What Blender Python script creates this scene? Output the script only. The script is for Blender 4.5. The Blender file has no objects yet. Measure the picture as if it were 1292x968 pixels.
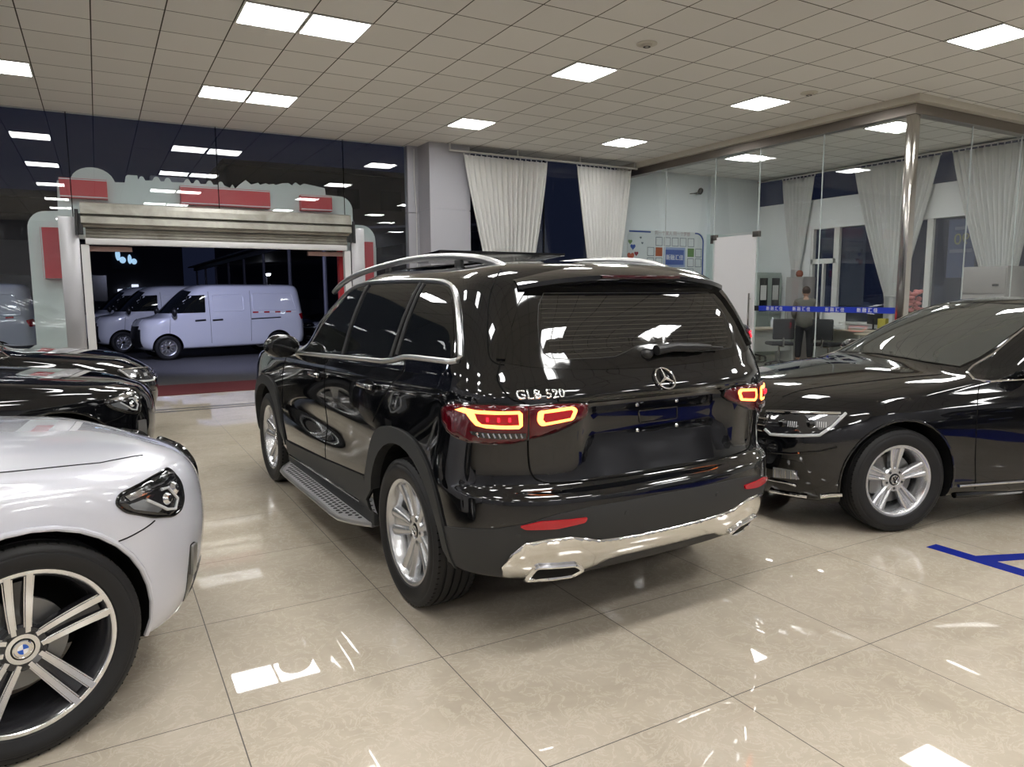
import bpy, bmesh, math, random
from mathutils import Vector, Matrix
from mathutils.bvhtree import BVHTree
from mathutils.geometry import delaunay_2d_cdt
random.seed(7)
PI = math.pi
S = bpy.context.scene
COL = S.collection

# ------------------------------------------------------------------ camera, world, exposure
YAW, PIT, ROL = 0.515976, 0.123896, -0.005129
CAM_H = 1.522
cam_d = bpy.data.cameras.new('camera')
cam_d.sensor_width = 36.0
cam_d.lens = 914.75 / 1292 * 36.0
cam_d.clip_end = 300
cam = bpy.data.objects.new('camera', cam_d)
COL.objects.link(cam)
fw = Vector((math.sin(YAW)*math.cos(PIT), math.cos(YAW)*math.cos(PIT), -math.sin(PIT)))
rt = Vector((math.cos(YAW), -math.sin(YAW), 0))
up = rt.cross(fw)
r2 = math.cos(ROL)*rt + math.sin(ROL)*up
u2 = -math.sin(ROL)*rt + math.cos(ROL)*up
cam.matrix_world = Matrix(((r2.x, u2.x, -fw.x, 0), (r2.y, u2.y, -fw.y, 0), (r2.z, u2.z, -fw.z, CAM_H), (0, 0, 0, 1)))
S.camera = cam
W = bpy.data.worlds.new('night_sky')
S.world = W
W.use_nodes = True
W.node_tree.nodes['Background'].inputs[0].default_value = (0.010, 0.013, 0.030, 1)
W.node_tree.nodes['Background'].inputs[1].default_value = 0.35
S.view_settings.view_transform = 'Standard'
S.view_settings.look = 'None'
S.view_settings.exposure = 0.88
S.view_settings.gamma = 1.0
S.view_settings.use_curve_mapping = False
S.cycles.use_denoising = True
S.cycles.max_bounces = 10
S.cycles.transparent_max_bounces = 24
S.cycles.sample_clamp_indirect = 6.0
S.cycles.caustics_reflective = False
S.cycles.caustics_refractive = False
LIGHT_STRENGTH = 17.0

# ------------------------------------------------------------------ helpers
def link(o, parent=None):
    COL.objects.link(o)
    if parent is not None:
        o.parent = parent
    return o

def mk(name, verts, faces, mat=None, parent=None, smooth=True, sharp=None):
    me = bpy.data.meshes.new(name)
    me.from_pydata([tuple(v) for v in verts], [], [tuple(f) for f in faces])
    me.update()
    if smooth:
        me.polygons.foreach_set('use_smooth', [True]*len(me.polygons))
    if mat is not None:
        me.materials.append(mat)
    if sharp is not None:
        me.set_sharp_from_angle(angle=math.radians(sharp))
    return link(bpy.data.objects.new(name, me), parent)

def tag(o, label=None, cat=None, group=None, kind=None):
    if label: o['label'] = label
    if cat: o['category'] = cat
    if group: o['group'] = group
    if kind: o['kind'] = kind
    return o

def empty(name, loc=(0, 0, 0), rz=0.0, label=None, cat=None, group=None):
    o = bpy.data.objects.new(name, None)
    o.empty_display_size = 0.2
    COL.objects.link(o)
    o.location = loc
    o.rotation_euler = (0, 0, rz)
    return tag(o, label, cat, group)

def copy_tree(o, parent=None):
    c = o.copy()
    COL.objects.link(c)
    if parent is not None:
        c.parent = parent
    for ch in list(o.children):
        copy_tree(ch, c)
    return c

class MB:
    """collects shapes into one mesh"""
    def __init__(s):
        s.v = []; s.f = []
    def add(s, vs, fs):
        n = len(s.v)
        s.v += [Vector(v) for v in vs]
        s.f += [tuple(i+n for i in f) for f in fs]
        return s
    def box(s, lo, hi, bev=0.0, M=None):
        (a, b, c), (d, e, f) = lo, hi
        if bev <= 0:
            vs = [(a,b,c),(d,b,c),(d,e,c),(a,e,c),(a,b,f),(d,b,f),(d,e,f),(a,e,f)]
            fs = [(0,3,2,1),(4,5,6,7),(0,1,5,4),(1,2,6,5),(2,3,7,6),(3,0,4,7)]
        else:
            bm = bmesh.new()
            bmesh.ops.create_cube(bm, size=1)
            for v in bm.verts:
                v.co = Vector(((a+d)/2+v.co.x*(d-a), (b+e)/2+v.co.y*(e-b), (c+f)/2+v.co.z*(f-c)))
            bmesh.ops.bevel(bm, geom=bm.edges[:], offset=bev, segments=2, affect='EDGES', profile=0.5)
            bm.verts.index_update()
            vs = [v.co.copy() for v in bm.verts]; fs = [[v.index for v in q.verts] for q in bm.faces]
            bm.free()
        if M is not None: vs = [M @ Vector(v) for v in vs]
        return s.add(vs, fs)
    def tube(s, pts, r, n=8, closed=False, cap=True):
        pts = [Vector(p) for p in pts]
        m = len(pts)
        rr = r if isinstance(r, (list, tuple)) else [r]*m
        vs = []; fs = []
        ref = None
        for i, p in enumerate(pts):
            a = pts[(i-1) % m] if (closed or i > 0) else p
            b = pts[(i+1) % m] if (closed or i < m-1) else p
            t = (b-a)
            t = t.normalized() if t.length > 1e-9 else Vector((0, 0, 1))
            if ref is None:
                ref = Vector((0, 0, 1)) if abs(t.z) < 0.9 else Vector((1, 0, 0))
            u = ref - t*ref.dot(t)
            u = u.normalized() if u.length > 1e-6 else t.orthogonal().normalized()
            w = t.cross(u)
            ref = u
            for k in range(n):
                q = 2*PI*k/n
                vs.append(p + rr[i]*(math.cos(q)*u + math.sin(q)*w))
        L = m if closed else m-1
        for i in range(L):
            for k in range(n):
                j = (i+1) % m
                fs.append((i*n+k, i*n+(k+1) % n, j*n+(k+1) % n, j*n+k))
        if cap and not closed:
            fs.append(tuple(range(n-1, -1, -1)))
            fs.append(tuple((m-1)*n+k for k in range(n)))
        return s.add(vs, fs)
    def lathe(s, prof, M=None, n=48, closed=False):
        """prof: (r, h) along +Z"""
        vs = []; fs = []
        m = len(prof)
        for (r, h) in prof:
            for k in range(n):
                q = 2*PI*k/n
                vs.append(Vector((r*math.cos(q), r*math.sin(q), h)))
        for i in range(m if closed else m-1):
            j = (i+1) % m
            for k in range(n):
                fs.append((i*n+k, i*n+(k+1) % n, j*n+(k+1) % n, j*n+k))
        if not closed:
            if prof[0][0] > 1e-5: fs.append(tuple(range(n-1, -1, -1)))
            if prof[-1][0] > 1e-5: fs.append(tuple((m-1)*n+k for k in range(n)))
        if M is not None: vs = [M @ v for v in vs]
        return s.add(vs, fs)
    def prism(s, poly, axis, a, b):
        """extrude 2D polygon along axis (0,1,2) from a to b"""
        def P(p, h):
            if axis == 0: return (h, p[0], p[1])
            if axis == 1: return (p[0], h, p[1])
            return (p[0], p[1], h)
        n = len(poly)
        vs = [P(p, a) for p in poly]+[P(p, b) for p in poly]
        fs = [tuple(range(n)), tuple(range(2*n-1, n-1, -1))]
        for i in range(n):
            j = (i+1) % n
            fs.append((i, i+n, j+n, j))
        return s.add(vs, fs)
    def ellipsoid(s, c, r, nu=16, nv=10, M=None):
        vs = []; fs = []
        for i in range(nv+1):
            t = PI*i/nv
            for k in range(nu):
                q = 2*PI*k/nu
                vs.append(Vector((c[0]+r[0]*math.sin(t)*math.cos(q), c[1]+r[1]*math.sin(t)*math.sin(q), c[2]+r[2]*math.cos(t))))
        for i in range(nv):
            for k in range(nu):
                fs.append((i*nu+k, (i+1)*nu+k, (i+1)*nu+(k+1) % nu, i*nu+(k+1) % nu))
        if M is not None: vs = [M @ v for v in vs]
        return s.add(vs, fs)
    def build(s, name, mat, parent=None, smooth=True, sharp=35, weld=False):
        o = mk(name, s.v, s.f, mat, parent, smooth)
        bm = bmesh.new(); bm.from_mesh(o.data)
        bmesh.ops.remove_doubles(bm, verts=bm.verts[:], dist=1e-5)
        bmesh.ops.recalc_face_normals(bm, faces=bm.faces[:])
        bm.to_mesh(o.data); bm.free()
        if smooth and sharp: o.data.set_sharp_from_angle(angle=math.radians(sharp))
        return o

def catmull(pts, sub=6, closed=False):
    pts = [Vector(p) for p in pts]
    n = len(pts); out = []
    for i in range(n if closed else n-1):
        p0 = pts[(i-1) % n] if closed or i > 0 else pts[0]*2-pts[1]
        p1 = pts[i]; p2 = pts[(i+1) % n]
        p3 = pts[(i+2) % n] if closed or i+2 < n else p2*2-p1
        for k in range(sub):
            t = k/sub
            out.append(0.5*((2*p1)+(p2-p0)*t+(2*p0-5*p1+4*p2-p3)*t*t+(3*p1-p0-3*p2+p3)*t**3))
    if not closed: out.append(pts[-1])
    return out

def rounded(poly, r, n=4):
    """round the corners of a 2D polygon"""
    out = []
    m = len(poly)
    rr = r if isinstance(r, (list, tuple)) else [r]*m
    for i in range(m):
        p = Vector(poly[i]); a = Vector(poly[i-1]); b = Vector(poly[(i+1) % m])
        da = (a-p); db = (b-p)
        q = min(rr[i], da.length*0.45, db.length*0.45)
        if q < 1e-4:
            out.append(p); continue
        s = p+da.normalized()*q; e = p+db.normalized()*q
        for k in range(n+1):
            t = k/n
            out.append((1-t)**2*s+2*t*(1-t)*p+t*t*e)
    return out

def pchip(xs, ys, x):
    n = len(xs)
    if x <= xs[0]: return ys[0]
    if x >= xs[-1]: return ys[-1]
    h = [xs[i+1]-xs[i] for i in range(n-1)]
    d = [(ys[i+1]-ys[i])/h[i] for i in range(n-1)]
    m = [0]*n
    m[0] = d[0]; m[-1] = d[-1]
    for i in range(1, n-1):
        if d[i-1]*d[i] > 0:
            w1 = 2*h[i]+h[i-1]; w2 = h[i]+2*h[i-1]
            m[i] = (w1+w2)/(w1/d[i-1]+w2/d[i])
    i = max(k for k in range(n-1) if xs[k] <= x)
    t = (x-xs[i])/h[i]
    return (ys[i]*(1+2*t)*(1-t)**2+h[i]*m[i]*t*(1-t)**2+ys[i+1]*t*t*(3-2*t)+h[i]*m[i+1]*t*t*(t-1))

# ------------------------------------------------------------------ materials
def principled(name, base, rough=0.5, metal=0.0, spec=0.5, coat=0.0, emis=None, estr=0.0, alpha=1.0, trans=0.0):
    m = bpy.data.materials.new(name)
    m.use_nodes = True
    b = m.node_tree.nodes['Principled BSDF']
    b.inputs['Base Color'].default_value = (*base, 1)
    b.inputs['Roughness'].default_value = rough
    b.inputs['Metallic'].default_value = metal
    b.inputs['Specular IOR Level'].default_value = spec
    b.inputs['Coat Weight'].default_value = coat
    b.inputs['Coat Roughness'].default_value = 0.02
    if emis:
        b.inputs['Emission Color'].default_value = (*emis, 1)
        b.inputs['Emission Strength'].default_value = estr
    return m

class N:
    """tiny node builder"""
    def __init__(s, m):
        s.m = m; s.t = m.node_tree; s.b = s.t.nodes.get('Principled BSDF')
    def new(s, typ, **kw):
        n = s.t.nodes.new(typ)
        for k, v in kw.items(): setattr(n, k, v)
        return n
    def l(s, a, b): s.t.links.new(a, b)
    def math(s, op, a, b=None, c=None):
        n = s.new('ShaderNodeMath', operation=op)
        for i, x in enumerate((a, b, c)):
            if x is None: continue
            if isinstance(x, (int, float)): n.inputs[i].default_value = x
            else: s.l(x, n.inputs[i])
        return n.outputs[0]
    def mix(s, fac, a, b):
        n = s.new('ShaderNodeMix', data_type='RGBA')
        for i, x in ((0, fac), (6, a), (7, b)):
            if isinstance(x, (int, float)): n.inputs[i].default_value = x
            elif isinstance(x, tuple): n.inputs[i].default_value = (*x, 1)
            else: s.l(x, n.inputs[i])
        return n.outputs[2]
    def noise(s, vec, scale, detail=3, rough=0.5, dist=0.0):
        n = s.new('ShaderNodeTexNoise')
        n.inputs['Scale'].default_value = scale; n.inputs['Detail'].default_value = detail
        n.inputs['Roughness'].default_value = rough; n.inputs['Distortion'].default_value = dist
        if vec is not None: s.l(vec, n.inputs['Vector'])
        return n.outputs['Fac']
    def ramp(s, fac, stops):
        n = s.new('ShaderNodeValToRGB')
        e = n.color_ramp.elements
        while len(e) < len(stops): e.new(0.5)
        for i, (p, c) in enumerate(stops):
            e[i].position = p; e[i].color = (*c, 1)
        s.l(fac, n.inputs[0])
        return n.outputs[0]
    def coord(s, which='Object'):
        return s.new('ShaderNodeTexCoord').outputs[which]
    def sep(s, v):
        n = s.new('ShaderNodeSeparateXYZ'); s.l(v, n.inputs[0]); return n.outputs
    def line(s, c, origin, pitch, width):
        """1 on grid lines of a coordinate"""
        a = s.math('DIVIDE', s.math('SUBTRACT', c, origin), pitch)
        d = s.math('ABSOLUTE', s.math('SUBTRACT', a, s.math('ROUND', a)))
        return s.math('LESS_THAN', d, width/pitch/2)
    def bump(s, h, strength, dist=0.01):
        n = s.new('ShaderNodeBump')
        n.inputs['Strength'].default_value = strength; n.inputs['Distance'].default_value = dist
        s.l(h, n.inputs['Height']); s.l(n.outputs[0], s.b.inputs['Normal'])

GRID_X, GRID_Y, TILE = 0.335, 3.495, 0.83
CEIL_H, CT = 4.255, 0.627
CX0, CY0 = 1.69-CT/2, 7.77-CT/2

M = {}
m = M['floor'] = principled('polished_tile', (0.45, 0.42, 0.36), 0.06, spec=0.5)
n = N(m); c = n.coord()
x, y, z = n.sep(c)
w1 = n.noise(c, 1.6, 5, 0.6, 1.2)
vein = n.noise(c, 9.0, 6, 0.65, 1.5)
v2 = n.math('ABSOLUTE', n.math('SUBTRACT', vein, 0.5))
veinm = n.math('LESS_THAN', v2, 0.022)
base = n.ramp(w1, [(0.3, (0.430, 0.376, 0.300)), (0.5, (0.490, 0.432, 0.350)), (0.7, (0.540, 0.480, 0.395))])
base = n.mix(n.math('MULTIPLY', veinm, 0.38), base, (0.63, 0.575, 0.485))
spk = n.noise(c, 42, 3, 0.6)
base = n.mix(n.math('MULTIPLY', n.math('SUBTRACT', spk, 0.35), 0.35), base, (0.37, 0.32, 0.255))
gl = n.math('MAXIMUM', n.line(x, GRID_X, TILE, 0.0042), n.line(y, GRID_Y, TILE, 0.0042))
n.l(n.mix(gl, base, (0.07, 0.06, 0.05)), n.b.inputs['Base Color'])
n.l(n.math('ADD', 0.022, n.math('MULTIPLY', gl, 0.5)), n.b.inputs['Roughness'])

m = M['ceiling'] = principled('ceiling_panels', (0.6, 0.58, 0.52), 0.75, spec=0.2)
n = N(m); c = n.coord(); x, y, z = n.sep(c)
gl = n.math('MAXIMUM', n.line(x, CX0, CT, 0.013), n.line(y, CY0, CT, 0.013))
vor = n.new('ShaderNodeTexWhiteNoise', noise_dimensions='2D')
comb = n.new('ShaderNodeCombineXYZ')
n.l(n.math('FLOOR', n.math('DIVIDE', n.math('SUBTRACT', x, CX0), CT)), comb.inputs[0])
n.l(n.math('FLOOR', n.math('DIVIDE', n.math('SUBTRACT', y, CY0), CT)), comb.inputs[1])
n.l(comb.outputs[0], vor.inputs['Vector'])
tone = n.ramp(vor.outputs['Value'], [(0.0, (0.79, 0.78, 0.755)), (1.0, (0.85, 0.84, 0.815))])
n.l(n.mix(gl, tone, (0.06, 0.055, 0.045)), n.b.inputs['Base Color'])

def glass(name, tint=(1, 1, 1), base=0.045, rough=0.0):
    m = bpy.data.materials.new(name); m.use_nodes = True
    t = m.node_tree; t.nodes.clear()
    n = N(m)
    out = n.new('ShaderNodeOutputMaterial')
    tr = n.new('ShaderNodeBsdfTransparent'); tr.inputs[0].default_value = (*tint, 1)
    gl = n.new('ShaderNodeBsdfGlossy'); gl.inputs['Roughness'].default_value = rough
    lw = n.new('ShaderNodeLayerWeight'); lw.inputs[0].default_value = 0.5
    f = n.math('ADD', base, n.math('MULTIPLY', 1-base, n.math('POWER', lw.outputs['Facing'], 5.0)))
    mx = n.new('ShaderNodeMixShader')
    n.l(f, mx.inputs[0]); n.l(tr.outputs[0], mx.inputs[1]); n.l(gl.outputs[0], mx.inputs[2])
    n.l(mx.outputs[0], out.inputs[0])
    return m

M['glass'] = glass('pane_glass', (0.965, 0.985, 0.99), 0.035)
M['glass_night'] = glass('shopfront_glass', (0.93, 0.96, 0.98), 0.050)
M['black_paint'] = principled('black_car_paint', (0.0030, 0.0033, 0.0042), 0.06, spec=0.22, coat=1.0)
M['white_paint'] = principled('pearl_white_car_paint', (0.63, 0.64, 0.71), 0.22, 0.05, coat=1.0)
M['van_paint'] = principled('plain_white_van_paint', (0.72, 0.73, 0.78), 0.25, coat=0.8)
M['tint'] = principled('tinted_car_glass', (0.006, 0.007, 0.007), 0.02, spec=0.75)
M['seam'] = principled('panel_gap', (0.002, 0.002, 0.002), 0.6, spec=0.1)
M['clad'] = principled('grey_black_plastic', (0.030, 0.031, 0.032), 0.55, spec=0.35)
M['liner'] = principled('wheel_well_liner', (0.006, 0.006, 0.006), 0.8, spec=0.2)
M['chrome'] = principled('chrome', (0.86, 0.86, 0.86), 0.06, 1.0)
M['satin'] = principled('satin_aluminium', (0.62, 0.62, 0.63), 0.28, 1.0)
M['alloy'] = principled('silver_alloy', (0.62, 0.63, 0.65), 0.26, 0.85, coat=0.4)
M['machined'] = principled('machined_alloy_face', (0.80, 0.80, 0.81), 0.22, 0.95)
M['dark_alloy'] = principled('dark_alloy', (0.028, 0.028, 0.032), 0.25, 0.3, coat=0.6)
M['disc'] = principled('brake_disc_steel', (0.25, 0.25, 0.25), 0.4, 0.8)
m = M['tyre'] = principled('tyre_rubber', (0.014, 0.014, 0.015), 0.55, spec=0.35)
M['black_plastic'] = principled('black_plastic', (0.012, 0.012, 0.013), 0.4)
M['gloss_black'] = principled('gloss_black', (0.004, 0.004, 0.004), 0.06, spec=0.6)
M['red_lens'] = principled('red_lamp_lens', (0.075, 0.002, 0.006), 0.05, spec=0.7)
M['dark_red_lens'] = principled('smoked_red_lens', (0.035, 0.002, 0.004), 0.05, spec=0.7)
M['reflector'] = principled('red_reflector', (0.42, 0.008, 0.016), 0.2, spec=0.6)
M['led'] = principled('lit_tail_led', (0.9, 0.1, 0.03), 0.3, emis=(1.0, 0.25, 0.045), estr=4.2)
M['led_red'] = principled('lit_red_tail_led', (0.8, 0.01, 0.02), 0.3, emis=(1.0, 0.012, 0.03), estr=1.5)
M['lamp_silver'] = principled('headlamp_reflector', (0.75, 0.76, 0.78), 0.10, 1.0)
M['lamp_dark'] = principled('headlamp_housing', (0.014, 0.014, 0.016), 0.06, 0.0, spec=0.8)
M['lamp_clear'] = principled('headlamp_lens_white', (0.65, 0.67, 0.70), 0.05, 0.3, spec=0.8)
M['white'] = principled('white_gloss', (0.80, 0.80, 0.80), 0.3)
M['blue'] = principled('bmw_blue', (0.02, 0.10, 0.50), 0.2)
M['panel'] = principled('lit_ceiling_panel', (1, 1, 1), 0.5, emis=(1.0, 0.995, 0.97), estr=LIGHT_STRENGTH)
M['frame_white'] = principled('white_enamel_frame', (0.72, 0.72, 0.70), 0.4)
# ------------------------------------------------------------------ room shell
FAR = 13.10
XO = 10.30      # glass front of the office
YO = 6.50
XB = 14.50      # back wall of the office
X_L, X_R, Y_B = -8.6, 14.7, -6.0

def struct(name, mb, mat, sharp=35, smooth=False, parent=None):
    o = mb.build(name, mat, parent, smooth, sharp)
    if parent is None: o['kind'] = 'structure'
    return o

M['wall'] = principled('off_white_wall', (0.80, 0.81, 0.81), 0.6, spec=0.25)
m = M['wall_cool'] = principled('office_wall_paint', (0.76, 0.81, 0.83), 0.6, spec=0.25)
m = M['wainscot'] = principled('pale_green_wall_paint', (0.58, 0.70, 0.69), 0.5, spec=0.3)
M['panel_grey'] = principled('grey_aluminium_panel', (0.42, 0.42, 0.46), 0.35, 0.25, spec=0.4)
M['steel'] = principled('brushed_steel', (0.52, 0.50, 0.47), 0.16, 1.0)
m = M['beam_metal'] = principled('brown_metal_beam', (0.20, 0.175, 0.155), 0.3, 0.7)
M['beige_trim'] = principled('beige_ceiling_trim', (0.60, 0.57, 0.50), 0.5)
M['asphalt'] = principled('dark_asphalt', (0.060, 0.058, 0.060), 0.75, spec=0.25)
n = N(M['asphalt']); c = n.coord(); f = n.noise(c, 60, 4, 0.7)
n.l(n.ramp(f, [(0.3, (0.065, 0.063, 0.066)), (0.7, (0.125, 0.122, 0.126))]), n.b.inputs['Base Color'])
M['mat_red'] = principled('maroon_carpet', (0.11, 0.030, 0.034), 0.95, spec=0.1)
M['stripe'] = principled('dark_floor_tape', (0.018, 0.018, 0.020), 0.4)
M['floor_blue'] = principled('blue_floor_vinyl', (0.010, 0.022, 0.26), 0.25, spec=0.5)
M['joint'] = principled('clear_glass_joint', (0.55, 0.60, 0.60), 0.15, spec=0.8)

b = MB(); b.box((X_L, Y_B, -0.1), (X_R, FAR+0.15, 0)); struct('floor', b, M['floor'])
b = MB(); b.box((X_L, Y_B, CEIL_H), (X_R, FAR+0.1, CEIL_H+0.1)); struct('ceiling', b, M['ceiling'])
b = MB(); b.box((X_L-0.15, Y_B-0.15, -0.1), (X_L, FAR+0.1, CEIL_H+0.1)); struct('wall_left', b, M['panel_grey'])
b = MB(); b.box((X_L, Y_B-0.15, -0.1), (X_R, Y_B, CEIL_H+0.1)); struct('wall_back', b, M['panel_grey'])
b = MB(); b.box((X_R, Y_B-0.15, -0.1), (X_R+0.15, YO-0.1, CEIL_H+0.1)); struct('wall_side', b, M['wall'])

# far glass front, pane by pane
def pane(name, lo, hi, mat):
    b = MB(); b.box(lo, hi); o = b.build(name, mat, None, False); o['kind'] = 'structure'; return o
wn = [0]
def window(lo, hi, mat=None):
    wn[0] += 1
    return pane('window_%d' % wn[0], lo, hi, mat or M['glass_night'])
tn = [0]
def trim(mb, mat, smooth=False):
    tn[0] += 1
    return struct('trim_%d' % tn[0], mb, mat, 35, smooth)
seams = [-8.6, -6.55, -4.45, -2.35, -0.24, 1.86, 3.98, 5.42]
for a, c in zip(seams[:-1], seams[1:]):
    lowz = 2.45 if -0.3 < a < 3.9 else 0.02
    window((a+0.004, FAR, lowz), (c-0.004, FAR+0.012, CEIL_H))
for s in seams[3:7]:
    b = MB(); b.box((s-0.007, FAR-0.004, 2.7 if s in (1.86,) else 0.02), (s+0.007, FAR, CEIL_H)); trim(b, M['seam'])
# grey panelled column right of the shopfront and the narrow pier beside it
b = MB(); b.box((5.40, 12.52, 3.075), (6.22, FAR+0.1, CEIL_H)); b.box((5.40, 12.52, 0), (6.22, FAR+0.1, 3.055))
b.box((5.41, 12.53, 3.05), (6.21, FAR+0.1, 3.08)); struct('wall_column', b, M['panel_grey'])
b = MB(); b.box((5.18, FAR-0.06, 0), (5.40, FAR+0.1, 3.03)); b.box((5.18, FAR-0.06, 3.04), (5.40, FAR+0.1, CEIL_H)); struct('wall_pier', b, M['panel_grey'])
for a, c in ((6.22, 8.20), (8.20, 10.30)):
    window((a+0.004, FAR, 0.02), (c-0.004, FAR+0.012, CEIL_H))
b = MB(); b.box((8.19, FAR-0.02, 0), (8.22, FAR, CEIL_H)); trim(b, M['seam'])
# wiring conduit down the pier
c_ = MB(); c_.tube([(5.31, 13.02, 4.2), (5.30, 13.02, 3.6), (5.335, 13.02, 3.1), (5.33, 13.02, 2.4), (5.34, 13.02, 0.3)], 0.008, 6)
tag(c_.build('cable', M['frame_white']), 'thin white cable hanging down the narrow pier beside the grey column', 'cable')

# office: beam, steel corner post, panes, walls
b = MB(); b.box((10.10, YO-0.2, 4.16), (10.30, FAR, CEIL_H)); b.box((10.30, YO-0.2, 4.16), (X_R, YO, CEIL_H)); trim(b, M['beige_trim'])
b = MB(); b.box((10.22, YO-0.08, 4.02), (10.38, FAR, 4.16)); b.box((10.38, YO-0.08, 4.02), (X_R, YO+0.08, 4.16)); trim(b, M['beam_metal'])
b = MB(); b.box((10.235, YO-0.065, 0), (10.365, YO+0.065, 4.155), 0.008); trim(b, M['steel'], True)
fy = [13.1, 11.70, 10.32, 9.26, 7.97, YO+0.09]
for k, (a, c) in enumerate(zip(fy[:-1], fy[1:])):
    window((XO-0.006, c+0.003, 2.60 if k == 2 else 0.03), (XO+0.006, a-0.003, 4.02), M['glass'])
for s in fy[1:-1]:
    b = MB(); b.box((XO-0.008, s-0.006, 0.02), (XO+0.008, s+0.006, 4.02)); trim(b, M['joint'])
fx = [10.39, 11.82, 13.25, X_R]
for a, c in zip(fx[:-1], fx[1:]):
    window((a+0.003, YO-0.006, 0.03), (c-0.003, YO+0.006, 4.02), M['glass'])
for s in fx[1:-1]:
    b = MB(); b.box((s-0.006, YO-0.008, 0.02), (s+0.006, YO+0.008, 4.02)); trim(b, M['joint'])
b = MB(); b.box((10.30, FAR, 0), (12.83, FAR+0.15, CEIL_H)); struct('wall_office', b, M['wall_cool'])
b = MB(); b.box((12.83, FAR-0.10, 2.90), (XB, FAR+0.15, CEIL_H)); struct('wall_pilaster', b, M['wall_cool'])
b = MB(); b.box((12.83, FAR-0.10, 0), (XB, FAR+0.15, 2.90)); struct('wall_wainscot', b, M['wainscot'])
# office back wall with its two window bands
b = MB(); b.box((XB, 11.46, 0), (XB+0.2, FAR+0.15, 3.62)); b.box((XB, YO-0.1, 2.95), (XB+0.2, 11.46, 3.62)); b.box((XB, YO-0.1, 0), (XB+0.2, 11.46, 0.85))
struct('wall_right', b, M['wall'])
window((XB+0.10, YO-0.1, 3.62), (XB+0.112, FAR, CEIL_H))
window((XB+0.10, YO-0.1, 0.85), (XB+0.112, 11.46, 2.95))
b = MB()
for y0, y1 in ((10.72, 10.86), (8.62, 8.74), (11.40, 11.46)): b.box((XB+0.02, y0, 0.85), (XB+0.10, y1, 2.95))
b.box((XB+0.02, 10.80, 2.16), (XB+0.10, 11.46, 2.27)); b.box((XB+0.02, 11.09, 0.85), (XB+0.10, 11.14, 2.16))
b.box((XB-0.04, YO, 0.80), (XB+0.12, 11.50, 0.86))
trim(b, M['frame_white'])

# maroon strip in the doorway, dark tape lines on the floor, blue floor letter
b = MB(); b.box((0.0, 12.10, 0.0), (3.84, 13.45, 0.010)); o = b.build('door_mat', M['mat_red'], None, False)
tag(o, 'long maroon carpet strip lying across the garage doorway', 'door mat')
for y, t in ((10.62, 'dark tape line on the floor tiles, the one nearer the doorway'), (10.42, 'dark tape line on the floor tiles, the one farther from the doorway')):
    b = MB(); b.box((-6, y-0.038, 0.0), (10.1, y+0.038, 0.0012)); o = b.build('floor_tape', M['stripe'], None, False)
    tag(o, t, 'floor tape', 'dark tape lines across the floor')

# asphalt yard
b = MB(); b.box((-60, FAR+0.15, -0.12), (70, 90, -0.005)); struct('ground', b, M['asphalt'])
b = MB(); b.box((X_R+0.15, -20, -0.12), (70, FAR+0.15, -0.005)); struct('ground_side', b, M['asphalt'])

# ------------------------------------------------------------------ ceiling light panels
def ceiling_light(x, y, label):
    r = empty('ceiling_light', (x, y, CEIL_H), 0, label, 'light', 'recessed square ceiling lights')
    h = CT/2-0.006
    b = MB()
    for (a, c) in (((-h, -h), (h, -h+0.018)), ((-h, h-0.018), (h, h)), ((-h, -h+0.018), (-h+0.018, h-0.018)), ((h-0.018, -h+0.018), (h, h-0.018))):
        b.box((a[0], a[1], -0.012), (c[0], c[1], 0.0))
    b.build('frame', M['frame_white'], r, False)
    b = MB(); b.box((-h+0.018, -h+0.018, -0.007), (h-0.018, h-0.018, -0.001))
    b.build('diffuser', M['panel'], r, False)
    return r
LB = {}
rows = [10.92, 7.77, 4.62, 1.47, -1.0, -4.83]
cols = [-7.3, -4.15, -0.82, 1.69, 2.317, 5.46, 8.59]
BACK = {3: 3.06, 4: 3.687, 5: 6.75, 6: 9.9}
names = {(0, 2): 'square ceiling light cut by the left edge of the photo, near the glass front', (0, 3): 'left half of the light pair nearest the roller shutter', (0, 4): 'right half of the light pair nearest the roller shutter',
         (1, 3): 'left half of the big light pair at the top of the photo', (1, 4): 'right half of the big light pair at the top of the photo',
         (0, 5): 'square ceiling light just in front of the grey column', (0, 6): 'square ceiling light just in front of the right white curtain',
         (1, 5): 'square ceiling light near the round ceiling vent, above the black SUV', (1, 6): 'square ceiling light beside the beam of the glass office',
         (2, 6): 'square ceiling light cut by the right edge of the photo at the top'}
for j, y in enumerate(rows):
    for i, x in enumerate(cols):
        if y == -1.0: x = BACK.get(i, x)
        ceiling_light(x, y, names.get((j, i), 'square white ceiling light above or behind the frame, seen only in reflections'))
for (x, y, t) in ((11.72, 7.77, 'square ceiling light inside the office nearest its steel corner post'), (11.72, 10.92, 'square ceiling light inside the office nearest the decorated wall'),):
    ceiling_light(x, y, t)
for y in (4.62, 1.47, -4.83):
    ceiling_light(11.72, y, 'square white ceiling light above or behind the frame, seen only in reflections')

def vent(x, y, r, label):
    e = empty('ceiling_vent', (x, y, CEIL_H), 0, label, 'vent', 'round ceiling vents')
    b = MB(); b.lathe([(0.0, -0.035), (r*0.45, -0.035), (r*0.5, -0.028), (r*0.55, -0.012), (r, -0.008), (r, 0.0)], None, 32)
    b.build('rim', M['beige_trim'], e)
    b = MB(); b.lathe([(r*0.18, -0.037), (r*0.36, -0.037), (r*0.36, -0.034), (r*0.18, -0.034)], None, 24, True)
    b.build('grille', M['clad'], e)
vent(5.47, 6.58, 0.115, 'round beige ceiling vent above the black SUV, between two lights')
vent(8.75, 7.05, 0.115, 'round ceiling vent close to the beam of the glass office')

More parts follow.
